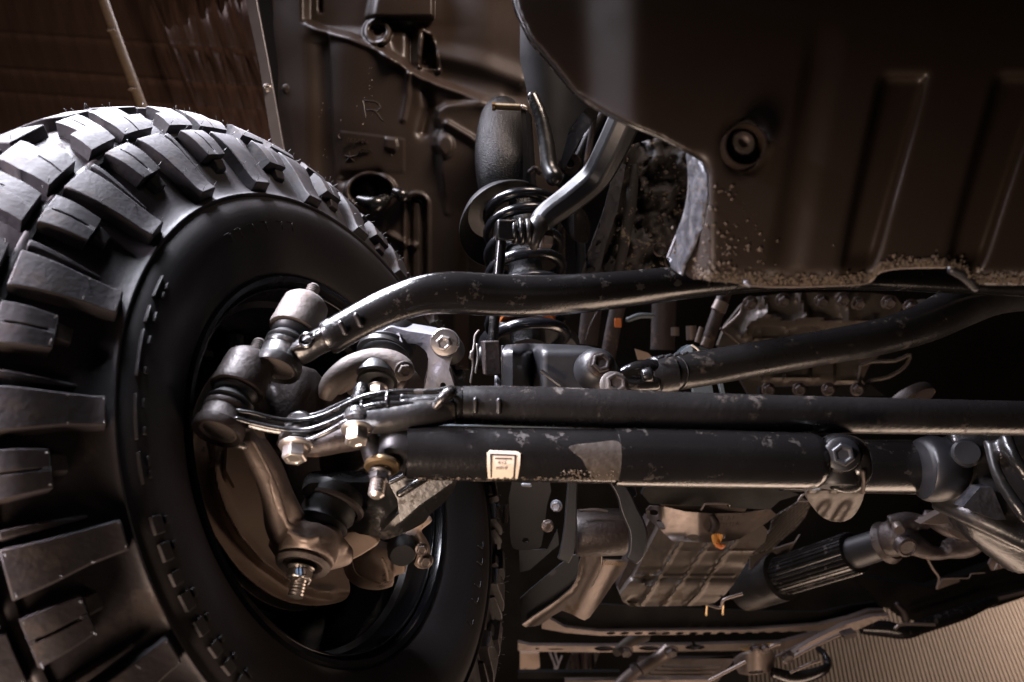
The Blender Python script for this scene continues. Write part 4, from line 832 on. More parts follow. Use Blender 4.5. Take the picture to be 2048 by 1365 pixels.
link('hose_clamp', *ptube([(1060, 345, 1.3, 6), (1070, 338, 1.3, 7), (1080, 346, 1.3, 6)], 10, round_ends=1), M['castdark'], hs)

# ------------------------------------------------------------------ SKID PANEL
sk = thing('skid_panel', 'large dark ribbed plastic underbody panel at upper right with muddy lower edge', 'skid panel', P(1650, 300, .6))
KO = [(1018, -60), (1036, 20), (1062, 75), (1105, 125), (1150, 182), (1200, 218), (1260, 248), (1320, 272), (1372, 300), (1402, 318), (1416, 345), (1418, 400), (1408, 450), (1395, 490), (1375, 528), (1368, 548), (1385, 560), (1440, 566), (1500, 572), (1560, 574), (1640, 572), (1720, 568), (1745, 560), (1760, 542), (1800, 536), (1890, 534), (1925, 540), (1945, 568), (1980, 574), (2120, 572), (2120, -60)]
def rib(x, y, xt0, xt1, xb0, xb1, yt, yb, h):
    u = (y - yt) / (yb - yt); l = xt0 + (xb0 - xt0) * u; r = xt1 + (xb1 - xt1) * u
    k = ss(yt - 6, yt + 14, y) * ss(yb + 10, yb - 60, y)
    return h * k * ss(l - 2, l + 9, x) * ss(r + 16, r - 2, x)
def kd(x, y):
    x = np.asarray(x, float); y = np.asarray(y, float)
    z = .62 + (x - 1300) * .00002 + .10 * ((y - 300) / 600) ** 2
    cr_ = 1272 + (y - 100) * .02
    sp_ = lambda q: 7 * np.logaddexp(0, q / 7.)
    z = z + .00020 * (sp_(cr_ - x) - sp_(cr_ - 104 - x))
    # wide recessed band
    bl = 1640 - (y - 60) * .17; z = z + .004 * ss(bl - 30, bl, x) * ss(bl + 62, bl + 8, x) * ss(20, 140, y)
    z = z - rib(x, y, 1762, 1846, 1672, 1730, 150, 560, -.013) - rib(x, y, 1992, 2080, 1880, 1945, 150, 560, -.013)
    r = np.hypot(x - 1490, (y - 292) * .8); z = z + .006 * np.exp(-((r - 42) / 5.) ** 2)
    z = z + .010 * ss(535, 575, y) + .05 * ss(1425, 1370, x) * ss(300, 360, y)
    return z
o = link('panel_skin', *sheet(KO, kd, .004, 6, (rounded([(1462, 258), (1488, 245), (1515, 252), (1524, 285), (1518, 320), (1495, 338), (1466, 330), (1454, 300)], 4),), back=AF), M['panel'], sk, sharp=0)
sm_ = o.modifiers.new('soften', 'SMOOTH'); sm_.factor = .5; sm_.iterations = 5
link('bolt_cup', *lathe([(.0152, -.002), (.0165, -.002), (.016, .02), (0, .022), (0, .018), (.0145, .017), (.0152, -.002)], P(1490, 291, .612), D(.0, .05, .99), 30), M['panel'], sk, sharp=50)
link('bolt', *lathe([(0, .002), (.003, .001), (.0048, -.002), (.008, -.002), (.0100, .0), (.0105, .006), (0, .006)], P(1486, 286, .620), D(.1, .1, -1) * -1, 28), M['cast'], sk, sharp=40)
lip = [(1372, 300), (1400, 318), (1414, 345), (1416, 400), (1406, 450), (1392, 490), (1372, 528), (1366, 552), (1345, 538), (1335, 512), (1352, 470), (1368, 430), (1380, 380), (1376, 330)]
link('scraped_lip', *sheet(lip, lambda x, y: .650 + .0010 * (1400 - x), .003, 8), M['worn'], sk, sharp=0)
link('lip_edge', *tube([P(a, b, .700) for a, b in [(1374, 300), (1378, 335), (1377, 390), (1366, 440), (1350, 480), (1336, 516)]], .0012, 8, 4), M['strip'], sk)
link('outer_flange', *tube([P(a, b, float(kd(a, b)) + .004) for a, b in [(1020, -60), (1037, 20), (1063, 75), (1106, 125), (1151, 182), (1200, 219), (1260, 249), (1320, 273), (1372, 301), (1402, 318)]], .0022, 10, 4), M['gloss2'], sk)
link('inner_flange', *sheet([(1010, -60), (1030, 25), (1058, 82), (1100, 132), (1148, 190), (1156, 182), (1110, 124), (1068, 74), (1040, 18), (1024, -60)], lambda x, y: .80, .004, 10), M['gloss'], sk)
def edge_y(x): return float(np.interp(x, [1380, 1440, 1560, 1640, 1720, 1745, 1760, 1800, 1890, 1925, 1945, 2048], [560, 566, 574, 572, 568, 560, 542, 536, 534, 540, 568, 572]))
def mudpt():
    x = random.uniform(1385, 2048); y = edge_y(x) - 3 - abs(random.gauss(0, 1)) * (9 if x > 1470 else 14)
    return P(x, y, float(kd(x, y)) - .001), AU
lumps(1500, mudpt, .0006, .0022).link('mud_crust', M['mud'], sk, smooth=False, kind='stuff')
lumps(60, lambda: (lambda x, y: (P(x, y, float(kd(x, y)) - .0006), AU))(1400 + abs(random.gauss(30, 40)), random.uniform(370, 550)), .0005, .0022).link('mud_splashes', M['mud'], sk, smooth=False, kind='stuff')
lumps(60, lambda: (lambda x, y: (P(x, y, float(kd(x, y)) - .0004), AU))(1480 + random.gauss(0, 60), random.uniform(450, 560)), .0007, .0024).link('mud_splashes', M['mud'], sk, smooth=False, kind='stuff')
link('edge_bead', *tube([P(x, edge_y(x) - 1, float(kd(x, edge_y(x)))) for x in (1480, 1540, 1600, 1660, 1720, 1742, 1758, 1800, 1890)], .0016, 8, 3), M['heat'], sk)
link('corner_clip', *ptube([(1905, 540, .66, 10), (1930, 552, .66, 12), (1950, 575, .665, 9)], 12, round_ends=1), M['satin'], sk)
link('white_bead', *ptube([(1492, 566, .61, 5), (1498, 570, .61, 5)], 10, round_ends=1), M['castgrey'], sk)
lumps(2, lambda: (P(random.uniform(1170, 1260), random.uniform(130, 140), .65), AU), .0012, .002).link('dust_specks', M['castgrey'], sk, kind='stuff')

# ------------------------------------------------------------------ TRACK BAR
tb = thing('track_bar', 'black tube rising to the right from a clevis beside the bracket, between the two long steering tubes', 'track bar', P(1600, 700, 1.1))
tb['label'] = 'black tube rising rightward from a clevis beside the two-bolt bracket'
link('tube', *ptube([(1310, 752, 1.03, 36), (1400, 738, 1.05, 36), (1500, 721, 1.07, 35.5), (1640, 697, 1.10, 35), (1760, 674, 1.13, 36), (1850, 646, 1.15, 40), (1920, 612, 1.17, 44), (1990, 584, 1.2, 46), (2090, 572, 1.25, 46)], 34, n=6), M['gloss2'], tb, sharp=50)
link('sleeve', *ptube([(1303, 753, 1.028, 28), (1306, 752.5, 1.028, 36), (1310, 752, 1.03, 38.5), (1345, 747, 1.035, 39), (1348, 746.5, 1.035, 36.5)], 34, n=2), M['gloss2'], tb, sharp=30)
for i in range(4): link('crimp_mark', *ptube([(1318 + i * 16, 716 - i * 2.4, 1.01, 3), (1326 + i * 16, 713 - i * 2.4, 1.01, 3)], 8, round_ends=1), M['satin'], tb)
casting('clevis', G().add(ptube([(1240, 748, 1.01, 10), (1270, 736, 1.01, 13), (1300, 738, 1.02, 20), (1315, 745, 1.03, 26)], 16)).add(ptube([(1240, 762, 1.01, 12), (1275, 768, 1.01, 14), (1312, 762, 1.02, 22)], 16)).add(ptube([(1283, 752, .99, 13), (1305, 748, .99, 17)], 14)), M['gloss'], tb, .0025, 3)
bg_ = thing('blue_grey_mount', 'angular blue grey bracket poking out behind the track bar sleeve', 'bracket', P(1400, 720, 1.25))
link('wedge', *sheet([(1350, 714), (1372, 694), (1382, 690), (1430, 702), (1450, 715), (1440, 735), (1350, 735)], lambda x, y: 1.16 + abs(x - 1384) * .0006, .03, 14), M['bluegrey'], bg_, bevel=.0015, sharp=30)
link('wedge_edge', *ptube([(1383, 690, 1.155, 2), (1396, 700, 1.155, 2), (1400, 712, 1.155, 2)], 8), M['label'], bg_)
link('lower_tab', *sheet([(1384, 762), (1424, 762), (1428, 790), (1386, 790)], lambda x, y: 1.12, .01, 14), M['bluegrey'], bg_, bevel=.001)
link('lower_tab', *sheet([(1436, 762), (1446, 762), (1452, 790), (1443, 790)], lambda x, y: 1.12, .01, 14), M['bluegrey'], bg_, bevel=.001)
link('lower_strip', *sheet([(820, 850), (1260, 850), (1260, 866), (820, 866)], lambda x, y: .90, .01, 60), M['bluegrey'], bg_, bevel=.001)

# ------------------------------------------------------------------ TRANSMISSION PAN (upper)
def ribs(x, y, lines, w, h):
    z = 0
    for pl in lines:
        d, s, t = segdist(x, y, pl); z = z - h * np.exp(-(d / w) ** 2)
    return z
tp = thing('upper_oil_pan', 'dark olive ribbed oil pan with bolts seen between the skid panel and track bar', 'oil pan', P(1640, 680, 1.9))
po = [(1436, 690), (1452, 650), (1482, 612), (1500, 596), (1560, 588), (1640, 585), (1740, 586), (1790, 592), (1806, 612), (1790, 640), (1760, 672), (1770, 700), (1740, 730), (1724, 762), (1740, 780), (1500, 792), (1470, 740)]
gl = [[(1520, 655), (1524, 700), (1530, 760)], [(1580, 656), (1575, 700), (1572, 760)], [(1628, 658), (1624, 760)], [(1676, 662), (1672, 762)], [(1722, 668), (1716, 760)], [(1510, 678), (1740, 684)], [(1500, 752), (1730, 762)]]
def pd(x, y):
    x = np.asarray(x, float); y = np.asarray(y, float)
    z = 1.85 - .05 * ss(655, 640, y - 0 * x) * ss(1490, 1520, x) * ss(1800, 1740, x) + ribs(x, y, gl, 2.2, .008)
    d, s, t = segdist(x, y, [(1490, 668), (1500, 644), (1530, 632), (1552, 634), (1580, 648), (1600, 636), (1640, 634), (1660, 648), (1710, 652), (1750, 640)]); z = z - .03 * np.exp(-(d / 7.) ** 2)
    d, s, t = segdist(x, y, [(1600, 590), (1612, 630)]); z = z - .03 * np.exp(-(d / 6.) ** 2)
    d, s, t = segdist(x, y, [(1690, 596), (1700, 640)]); z = z - .025 * np.exp(-(d / 10.) ** 2)
    d, s, t = segdist(x, y, [(1530, 600), (1536, 622)]); z = z - .02 * np.exp(-(d / 5.) ** 2)
    return z
link('pan_body', *sheet(po, pd, .02, 6), M['pan'], tp, sharp=40)
for q in ((1565, 600), (1642, 602), (1684, 598), (1716, 606), (1776, 604), (1500, 606), (1820, 612)): 
    hexbolt(tp, P(q[0], q[1], 1.76), D(.05, -.5, -.85), .0135, M['castdark'], 'bolt', 1.3, .9)
link('pan_rib', *ptube([(1443, 662, 1.8, 3), (1478, 630, 1.8, 3), (1484, 612, 1.8, 3)], 8), M['heat'], tp)
link('pan_rib', *ptube([(1441, 657, 1.8, 3), (1470, 680, 1.8, 3), (1490, 700, 1.8, 3)], 8), M['heat'], tp)
link('dipstick_wire', *ptube([(1924, 566, 1.6, 4), (1905, 590, 1.6, 4), (1885, 620, 1.6, 5), (1870, 645, 1.6, 5)], 10), M['heat'], tp)
link('side_cover', *ptube([(1810, 632, 1.78, 9), (1830, 622, 1.78, 20), (1860, 622, 1.78, 22), (1868, 626, 1.78, 14)], 20), M['pan'], tp)
link('pan_flange', *sheet([(1520, 775), (1740, 770), (1770, 792), (1520, 800)], lambda x, y: 1.7, .02, 14), M['under'], tp)
for x in (1536, 1598, 1656, 1714): hexbolt(tp, P(x, 779, 1.68), D(0, -.2, -1), .0115, M['castdark'], 'bolt', 1.3, .8)
hexb = [[(1725, 735), (1760, 715), (1815, 712), (1800, 740), (1742, 766), (1728, 772)]]
link('lower_rim', *tube([P(a, b, 1.72) for a, b in [(1722, 732), (1745, 724), (1790, 722), (1820, 710), (1808, 735), (1775, 755), (1740, 762), (1728, 775), (1718, 760), (1722, 732)]], .004, 8, 3), M['pan'], tp)
link('drain_cap', *lathe([(0, 0), (.045, 0), (.05, .006), (.05, .02), (0, .02)], P(1812, 792, 1.6), D(.35, -.75, -.55), 30), M['castdark'], tp, sharp=40)
cb = thing('coolant_pipes', 'dark pipes with tan collars in the gap right of the coil spring', 'pipes', P(1400, 640, 1.7))
for q in ([(1250, 560, 1.75, 16), (1230, 640, 1.75, 15), (1215, 720, 1.75, 15)], [(1330, 560, 1.8, 24), (1325, 700, 1.8, 24)], [(1460, 560, 1.7, 13), (1430, 640, 1.7, 13), (1405, 720, 1.7, 13)], [(1190, 560, 1.7, 20), (1175, 690, 1.7, 20)]): link('pipe', *ptube(q, 14), M['castdark'], cb)
for q in ([(1444, 604, 1.68, 14), (1436, 622, 1.68, 15)], [(1403, 655, 1.65, 5), (1395, 685, 1.65, 6)], [(1414, 676, 1.64, 7), (1408, 692, 1.64, 8)], [(1350, 655, 1.7, 8), (1350, 672, 1.7, 8)], [(1382, 652, 1.7, 10), (1384, 680, 1.7, 11)]): link('collar', *ptube(q, 14), M['heat'], cb)
link('orange_clip', *box(P(1236, 646, 1.62), .014, .018, .006), M['orange'], cb, bevel=.001)
link('orange_clip', *sheet([(1270, 698), (1296, 706), (1312, 722), (1276, 720)], lambda x, y: 1.55, .004, 12), M['brown'], cb)
link('bent_pipe', *ptube([(1256, 640, 1.65, 5), (1280, 632, 1.65, 6), (1304, 632, 1.65, 5)], 10, round_ends=1), M['bluegrey'], cb)
link('thin_wire', *ptube([(1196, 622, 1.6, 2), (1182, 650, 1.6, 2), (1172, 680, 1.6, 2)], 8), M['castdark'], cb)

# ------------------------------------------------------------------ LOWER PAN and SHIELD PLATE
lp = thing('lower_gearbox_pan', 'tan ribbed gearbox pan with a raised grid, below the damper', 'gearbox pan', P(1390, 1130, 1.5))
lo = [(1318, 1055), (1380, 1060), (1470, 1062), (1525, 1050), (1536, 1062), (1530, 1085), (1505, 1105), (1494, 1125), (1470, 1165), (1452, 1188), (1430, 1206), (1400, 1212), (1262, 1214), (1246, 1205), (1240, 1190), (1264, 1160), (1290, 1110)]
gl2 = [[(1362, 1082), (1330, 1135), (1300, 1185), (1280, 1212)], [(1418, 1085), (1380, 1140), (1346, 1190), (1325, 1214)], [(1472, 1080), (1428, 1140), (1396, 1190), (1370, 1214)], [(1285, 1100), (1520, 1103)], [(1270, 1132), (1500, 1130)], [(1262, 1152), (1470, 1152)], [(1250, 1196), (1445, 1196)]]
def ld(x, y):
    x = np.asarray(x, float); y = np.asarray(y, float)
    z = 1.50 + ribs(x, y, gl2[:3], 2.8, .008) + ribs(x, y, gl2[3:], 1.6, .004) + .008 * ss(1124, 1136, y) * ss(1168, 1152, y) + .02 * ss(1160, 1215, y) 
    r = np.hypot(x - 1296, (y - 1160) * 1.6); z = z + .01 * ss(16, 9, r)
    r = np.hypot(x - 1266, (y - 1202) * 2); z = z + .01 * ss(14, 7, r)
    return z
link('pan_body', *sheet(lo, ld, .05, 5), M['pan'], lp, sharp=40)
link('pan_side', *sheet([(1240, 1190), (1262, 1160), (1290, 1105), (1318, 1055), (1300, 1040), (1262, 1110), (1236, 1170)], lambda x, y: 1.53, .06, 14), M['castdark'], lp)
hp = thing('marked_shield_plate', 'bare steel heat plate with handwritten marks and a stuck orange leaf', 'shield plate', P(1420, 1050, 1.4))
ho = [(1300, 1012), (1330, 1014), (1372, 1024), (1430, 1028), (1490, 1026), (1528, 1021), (1540, 1018), (1553, 1030), (1535, 1045), (1510, 1060), (1480, 1078), (1455, 1084), (1400, 1086), (1345, 1082), (1322, 1062), (1294, 1036), (1292, 1020)]
def hd(x, y): return 1.42 + .00035 * abs(x - 1400) - .010 * math.exp(-((y - 1084) / 8.) ** 2) + .02 * float(ss(1322, 1300, x))
link('plate', *sheet(ho, hd, .003, 7, (ellipse(1386, 1075, 13, 6, 16), ellipse(1445, 1073, 6, 6, 12), ellipse(1308, 1026, 9, 6, 14, 10), ellipse(1322, 1050, 12, 6, 14, 50))), M['heat'], hp, sharp=50)
for q in (D(1, .04, 0),): 
    text_mesh('313-1', P(1454, 1037, 1.418), q, D(-.04, 1, .1), .011, .0006, M['ink'], hp, 'handwriting', .3)
    text_mesh('01 33 4L', P(1462, 1049, 1.418), D(1, .1, 0), D(-.1, 1, .1), .009, .0004, M['castdark'], hp, 'handwriting', .3)
leaf = rounded([(1424, 1070), (1438, 1068), (1446, 1072), (1442, 1084), (1434, 1096), (1428, 1090), (1424, 1080)], 3)
lf = thing('dry_leaf', 'small curled orange dry leaf caught on the edge of the steel plate', 'leaf', P(1434, 1080, 1.39))
link('blade', *sheet(leaf, lambda x, y: 1.40 + .004 * math.sin(x * .5), .0012, 4), M['leaf'], lf)
link('tip', *ptube([(1434, 1090, 1.39, 4), (1442, 1094, 1.39, 5), (1448, 1092, 1.39, 3)], 8, round_ends=1), M['orange'], lf)
link('stem_rib', *ptube([(1424, 1068, 1.42, 9), (1430, 1050, 1.425, 10), (1422, 1032, 1.43, 8)], 12), M['castdark'], hp)
cx = thing('cross_plate', 'dark slotted crossmember plate just under the damper above the steel plate', 'crossmember plate', P(1430, 995, 1.35))
link('beam', *sheet([(1290, 975), (1560, 975), (1600, 990), (1560, 1002), (1540, 1020), (1300, 1008), (1284, 990)], lambda x, y: 1.40 + (y - 975) * .001, .02, 18, ([(1404, 1020 - 8), (1412, 1008), (1455, 1008), (1458, 1016), (1404, 1017)],)), M['under'], cx, bevel=.0015)
link('slot_lip', *tube([P(a, b, 1.38) for a, b in [(1402, 1021), (1408, 1011), (1415, 1008), (1456, 1008), (1459, 1014)]], .0015, 8, 2), M['heat'], cx)
link('beam_back', *sheet([(1310, 1004), (1500, 1004), (1490, 1024), (1330, 1016)], lambda x, y: 1.45, .01, 20), M['heat'], cx)

# ------------------------------------------------------------------ CONTROL ARM BRACKETS
br = thing('control_arm_bracket', 'dark forked control arm bracket hanging below the damper left of the ribbed pan', 'control arm mount', P(1210, 1050, 1.2))
link('fork_cheek', *ptube([(1146, 950, 1.17, 10), (1143, 1000, 1.17, 11), (1140, 1060, 1.17, 13), (1134, 1100, 1.17, 14), (1126, 1122, 1.17, 12)], 4, n=6, section=[(1, .5), (1, -.5), (-1, -.5), (-1, .5)], up=AX), M['satin'], br, bevel=.002, sharp=30)
link('fork_cheek', *ptube([(1222, 950, 1.17, 12), (1245, 985, 1.17, 14), (1258, 1020, 1.17, 17), (1275, 1060, 1.17, 18), (1274, 1100, 1.17, 17), (1262, 1122, 1.17, 13)], 4, n=6, section=[(1, .5), (1, -.5), (-1, -.5), (-1, .5)], up=AX), M['satin'], br, bevel=.003, sharp=30)
link('fork_web', *sheet([(1226, 950), (1268, 950), (1274, 990), (1262, 1000), (1240, 975)], lambda x, y: 1.18, .01, 12), M['satin'], br, bevel=.001)
link('bushing', *ptube([(1156, 1066, 1.23, 42), (1158, 1066, 1.23, 46), (1244, 1064, 1.23, 46), (1248, 1064, 1.23, 40)], 36, n=2), M['castdark'], br, sharp=30)
link('bushing_top', *ptube([(1160, 1022, 1.2, 2.4), (1190, 1019, 1.2, 2.6), (1215, 1023, 1.2, 2)], 8), M['heat'], br)
arm = thing('lower_control_arm', 'tan pressed steel control arm slanting down left from the bushing', 'control arm', P(1150, 1180, 1.35))
def ad(x, y): return 1.27 - .010 * math.exp(-(float(segdist(x, y, [(1044, 1250), (1095, 1215), (1140, 1180), (1156, 1150), (1160, 1110)])[0]) / 4.) ** 2) + .02 * float(ss(1180, 1230, x + (y - 1150) * .5))
link('arm_flange', *sheet([(1040, 1198), (1060, 1180), (1120, 1130), (1146, 1112), (1158, 1108), (1156, 1150), (1140, 1180), (1095, 1215), (1044, 1250)], lambda x, y: 1.29, .006, 10), M['satin'], arm, bevel=.001)
link('arm_plate', *sheet(rounded([(1044, 1250), (1095, 1215), (1140, 1180), (1156, 1150), (1163, 1112), (1204, 1110), (1206, 1120), (1250, 1122), (1252, 1135), (1225, 1170), (1180, 1235), (1160, 1238), (1124, 1222), (1088, 1246), (1066, 1254)], 2), ad, .006, 6), M['heat'], arm, bevel=.001, sharp=50)
link('arm_rib', *tube([P(a, b, 1.262) for a, b in [(1204, 1112), (1202, 1135), (1188, 1165), (1180, 1176)]], .0016, 8, 4), M['heat'], arm)
g = G()
for i in range(9): g.add(tube([P(1212 + i * 4.5, 1121 + i * .6, 1.26), P(1206 + i * 4.5, 1131 + i * .2, 1.262)], .0009, 5, 2))
g.link('bolt_threads', M['brass'], arm)
db = thing('drop_bracket', 'dark flat steel bracket with a round hole, hanging under the damper sticker', 'bracket', P(1060, 1050, 1.3))
link('bracket_plate', *sheet(rounded([(1024, 965), (1100, 965), (1094, 1010), (1085, 1080), (1075, 1098), (1035, 1100), (1022, 1088), (1020, 1040)], 2), lambda x, y: 1.22 + (y - 960) * .0002, .01, 9, (ellipse(1051, 1081, 7, 5, 14),)), M['satin'], db, bevel=.002, sharp=40)
link('backing_plate', *sheet([(1038, 1100), (1095, 1100), (1115, 1060), (1118, 1090), (1060, 1140), (1040, 1145)], lambda x, y: 1.27, .006, 12), M['satin'], db)
hexbolt(db, P(1095, 1052, 1.2), D(.2, 0, -1), .008, M['heat'], 'bolt', 1.2, 1)
hexbolt(db, P(1113, 1012, 1.22), D(-.3, 0, -1), .008, M['castgrey'], 'bolt', 1.2, 1)
link('pad', *box(P(994, 1020, 1.34), .008, .024, .004), M['bluegrey'], db, bevel=.001)
link('side_tab', *ptube([(1012, 1010, 1.3, 5), (1010, 1045, 1.3, 6)], 8), M['heat'], db)
link('blue_reflector', *ptube([(1046, 970, 1.15, 4), (1060, 971, 1.15, 4)], 10, round_ends=1), M['castgrey'], db)

# ------------------------------------------------------------------ DRIVESHAFT
ds = thing('driveshaft', 'dark splined front driveshaft with universal joint at lower right', 'driveshaft', P(1700, 1110, 1.35))
a0 = P(1540, 1160, 1.75); a1 = P(1775, 1085, 1.5); dx_ = (a1 - a0)
def fr_(t): return a0 + dx_ * t
link('shaft', *tube([fr_(-.25), fr_(.12)], .052, 30, 2), M['gloss2'], ds)
link('splined_slip', *tube([fr_(.08), fr_(.75)], .041, 40, 4, section=[(math.cos(2 * math.pi * i / 120) * (1 if i % 4 < 2 else .95), math.sin(2 * math.pi * i / 120) * (1 if i % 4 < 2 else .95)) for i in range(120)]), M['gloss'], ds, sharp=25)
link('slip_sleeve', *tube([fr_(.62), fr_(.66), fr_(1.0)], [.030, .031, .028], 36, 3), M['satin'], ds)
link('seal_ring', *tube([fr_(.97), fr_(.99), fr_(1.03)], [.032, .040, .034], 36, 2), M['castdark'], ds)
casting('yoke', G().add(ptube([(1770, 1080, 1.47, 34), (1800, 1078, 1.45, 36), (1830, 1090, 1.43, 24), (1860, 1105, 1.42, 16), (1890, 1108, 1.42, 12)], 18)).add(ptube([(1780, 1050, 1.45, 20), (1820, 1040, 1.44, 16), (1860, 1050, 1.43, 12)], 16)).add(ptube([(1845, 1030, 1.42, 12), (1900, 1050, 1.4, 26), (1950, 1058, 1.4, 22)], 16)).add(ptube([(1890, 1100, 1.42, 18), (1930, 1090, 1.42, 26), (1965, 1070, 1.41, 22)], 16)), M['castdark'], ds, .004, 3)
link('bearing_cap', *lathe([(0, -.004), (.012, -.004), (.014, -.006), (.018, -.004), (.018, .01), (0, .01)], P(1812, 1094, 1.38), D(-.1, .3, .95), 28), M['castdark'], ds, sharp=40)
link('bearing_cap', *lathe([(0, -.006), (.008, -.006), (.010, -.002), (.010, .01), (0, .01)], P(1798, 1058, 1.39), D(.2, .2, .9), 20), M['heat'], ds, sharp=40)
link('pinion_flange', *sheet([(1840, 1048), (1900, 1015), (1925, 1020), (1912, 1045), (1880, 1050)], lambda x, y: 1.3, .02, 12), M['heat'], ds, bevel=.002)
link('skid_wing', *sheet(rounded([(1895, 1058), (1935, 1070), (1958, 1068), (1935, 1078), (1912, 1075)], 3), lambda x, y: 1.28, .01, 8), M['heat'], ds, bevel=.002)
link('deflector', *sheet([(1925, 1018), (1960, 1040), (2000, 1050), (2060, 1068), (2060, 1120), (2030, 1108), (1980, 1078), (1950, 1045)], lambda x, y: 1.15 - .0009 * abs(y - 1060), .006, 9), M['heat'], ds, bevel=.001)

# ------------------------------------------------------------------ CROSSMEMBERS, RAILS
def rail(name, label, cat, top, bot, d, m, holes=(), thick=.03, dd=0.0, step=24):
    t = thing(name, label, cat, P(top[0][0], top[0][1], d))
    link('rail_face', *sheet(list(top) + list(bot)[::-1], lambda x, y: d + (x - 1040) * dd, thick, step, holes), m, t, bevel=.001, sharp=40); return t
r1 = rail('perforated_crossmember', 'long thin crossmember with a row of oval holes along its lower lip', 'crossmember',
     [(1084, 1230), (1130, 1256), (1200, 1264), (1350, 1262), (1500, 1260), (1640, 1250), (1700, 1236), (1740, 1222), (1768, 1221), (1778, 1233)], [(1084, 1258), (1130, 1266), (1200, 1272), (1350, 1270), (1500, 1267), (1640, 1262), (1720, 1250), (1750, 1242), (1776, 1234), (1778, 1234)], 1.9, M['heat'],
     [ellipse(1222 + i * 27.5, 1267 - max(0, i - 9) * .35, 9, 2.6, 12, -4) for i in range(16)], .02, .0004, 14)
link('rail_web', *sheet([(1060, 1215), (1120, 1205), (1300, 1215), (1500, 1222), (1640, 1225), (1700, 1212), (1750, 1205), (1768, 1221), (1700, 1238), (1640, 1251), (1500, 1261), (1350, 1263), (1200, 1265), (1130, 1257), (1100, 1250)], lambda x, y: 1.93 + (x - 1040) * .0004, .01, 20, (ellipse(1118, 1245, 17, 11, 18, 12),)), M['under'], r1)
r2 = rail('lower_slotted_rail', 'lower thin rail with long dark slots under the perforated crossmember', 'rail',
     [(1036, 1286), (1060, 1292), (1200, 1293), (1400, 1290), (1500, 1287), (1560, 1286), (1620, 1270), (1690, 1252), (1745, 1238)], [(1036, 1302), (1080, 1304), (1200, 1305), (1400, 1303), (1480, 1302), (1560, 1300), (1620, 1290), (1680, 1276), (1745, 1246)], 2.1, M['heat'],
     [ellipse(1208, 1298, 20, 5, 16), ellipse(1298, 1297, 20, 4.5, 16), ellipse(1390, 1295, 20, 5, 16), ellipse(1075, 1298, 5, 1.4, 10), ellipse(1111, 1299, 17, 1.4, 12)], .02, .0004, 20)
st = thing('diagonal_strut', 'tan diagonal strut bolted to the slotted rail near the bottom edge', 'strut', P(1280, 1340, 2.1))
link('strut_tube', *ptube([(1225, 1385, 2.0, 12), (1262, 1350, 2.05, 12), (1310, 1322, 2.1, 13), (1335, 1302, 2.12, 16)], 16), M['heat'], st)
link('strut_tube', *ptube([(1232, 1305, 2.0, 9), (1262, 1282, 2.05, 11), (1290, 1272, 2.1, 12)], 14), M['pan'], st)
link('clamp_ring', *ptube([(1268, 1344, 2.03, 15), (1278, 1336, 2.03, 15)], 18), M['castdark'], st)
for q in ((1252, 1300), (1342, 1301)): hexbolt(st, P(q[0], q[1], 1.98), D(0, -.5, -.85), .014, M['castdark'], 'bolt', 1.3, .9)
fn = thing('finned_cover', 'dark finned cover with parallel ribs at the bottom centre', 'finned cover', P(1380, 1345, 2.2))
for i in range(4): link('fin', *ptube([(1322 - i * 12, 1330 + i * 8, 2.2, 2), (1332 - i * 12, 1334 + i * 8, 2.2, 2), (1440 - i * 8, 1334 + i * 8, 2.2, 2)], 8), M['heat'], fn)
link('fin_back', *sheet([(1280, 1318), (1470, 1318), (1420, 1385), (1250, 1385)], lambda x, y: 2.26, .02, 30), M['castdark'], fn)
for q in ([(1100, 1306, 2.3, 2.5), (1110, 1335, 2.3, 2.5), (1104, 1345, 2.3, 2)], [(1110, 1306, 2.3, 2.5), (1116, 1330, 2.3, 2), (1110, 1345, 2.3, 2)], [(1124, 1312, 2.3, 2), (1112, 1340, 2.3, 2)]): link('wire', *ptube(q, 8), M['castgrey'], fn)
link('rib_block', *sheet([(1145, 1306), (1200, 1306), (1185, 1342), (1132, 1342)], lambda x, y: 2.35 + .01 * math.sin(x * .5), .02, 5), M['castdark'], fn)
link('brown_block', *sheet([(1040, 1306), (1078, 1306), (1080, 1335), (1060, 1345), (1040, 1340)], lambda x, y: 2.35, .02, 15), M['brown'], fn)
link('bottom_bar', *sheet([(1036, 1345), (1240, 1345), (1240, 1358), (1036, 1358)], lambda x, y: 2.2, .02, 30), M['under'], fn)
link('bottom_bar', *sheet([(1130, 1362), (1420, 1360), (1420, 1385), (1130, 1385)], lambda x, y: 2.15, .02, 30), M['heat'], fn)
# body mount and step bars at the right
bm_ = thing('body_mount_bracket', 'tan cup shaped body mount bracket on the rail near bottom right', 'mount bracket', P(1520, 1330, 1.8))
link('cup', *sheet(rounded([(1470, 1320), (1500, 1305), (1545, 1300), (1549, 1330), (1545, 1342), (1510, 1350), (1478, 1348)], 2), lambda x, y: 1.82 - .03 * math.sin((x - 1470) / 25.), .01, 7, (ellipse(1512, 1345, 15, 3.5, 14, -4),)), M['heat'], bm_, sharp=50)
link('long_lip', *tube([P(a, b, 1.80) for a, b in [(1418, 1362), (1470, 1335), (1520, 1308), (1545, 1292), (1560, 1288)]], .0035, 8, 3), M['heat'], bm_)
link('top_plate', *sheet([(1480, 1300), (1510, 1290), (1545, 1287), (1548, 1295), (1500, 1306)], lambda x, y: 1.85, .01, 10), M['brass'], bm_)
for q in ((1510, 1297, .01), (1530, 1296, .009), (1575, 1312, .012)): hexbolt(bm_, P(q[0], q[1], 1.80), D(0, -.3, -1), q[2], M['castdark'], 'bolt', 1.2, .9)
sr = thing('side_rail', 'bright edged tan side rail slanting up across the ribbed wall', 'side rail', P(1640, 1270, 2.0))
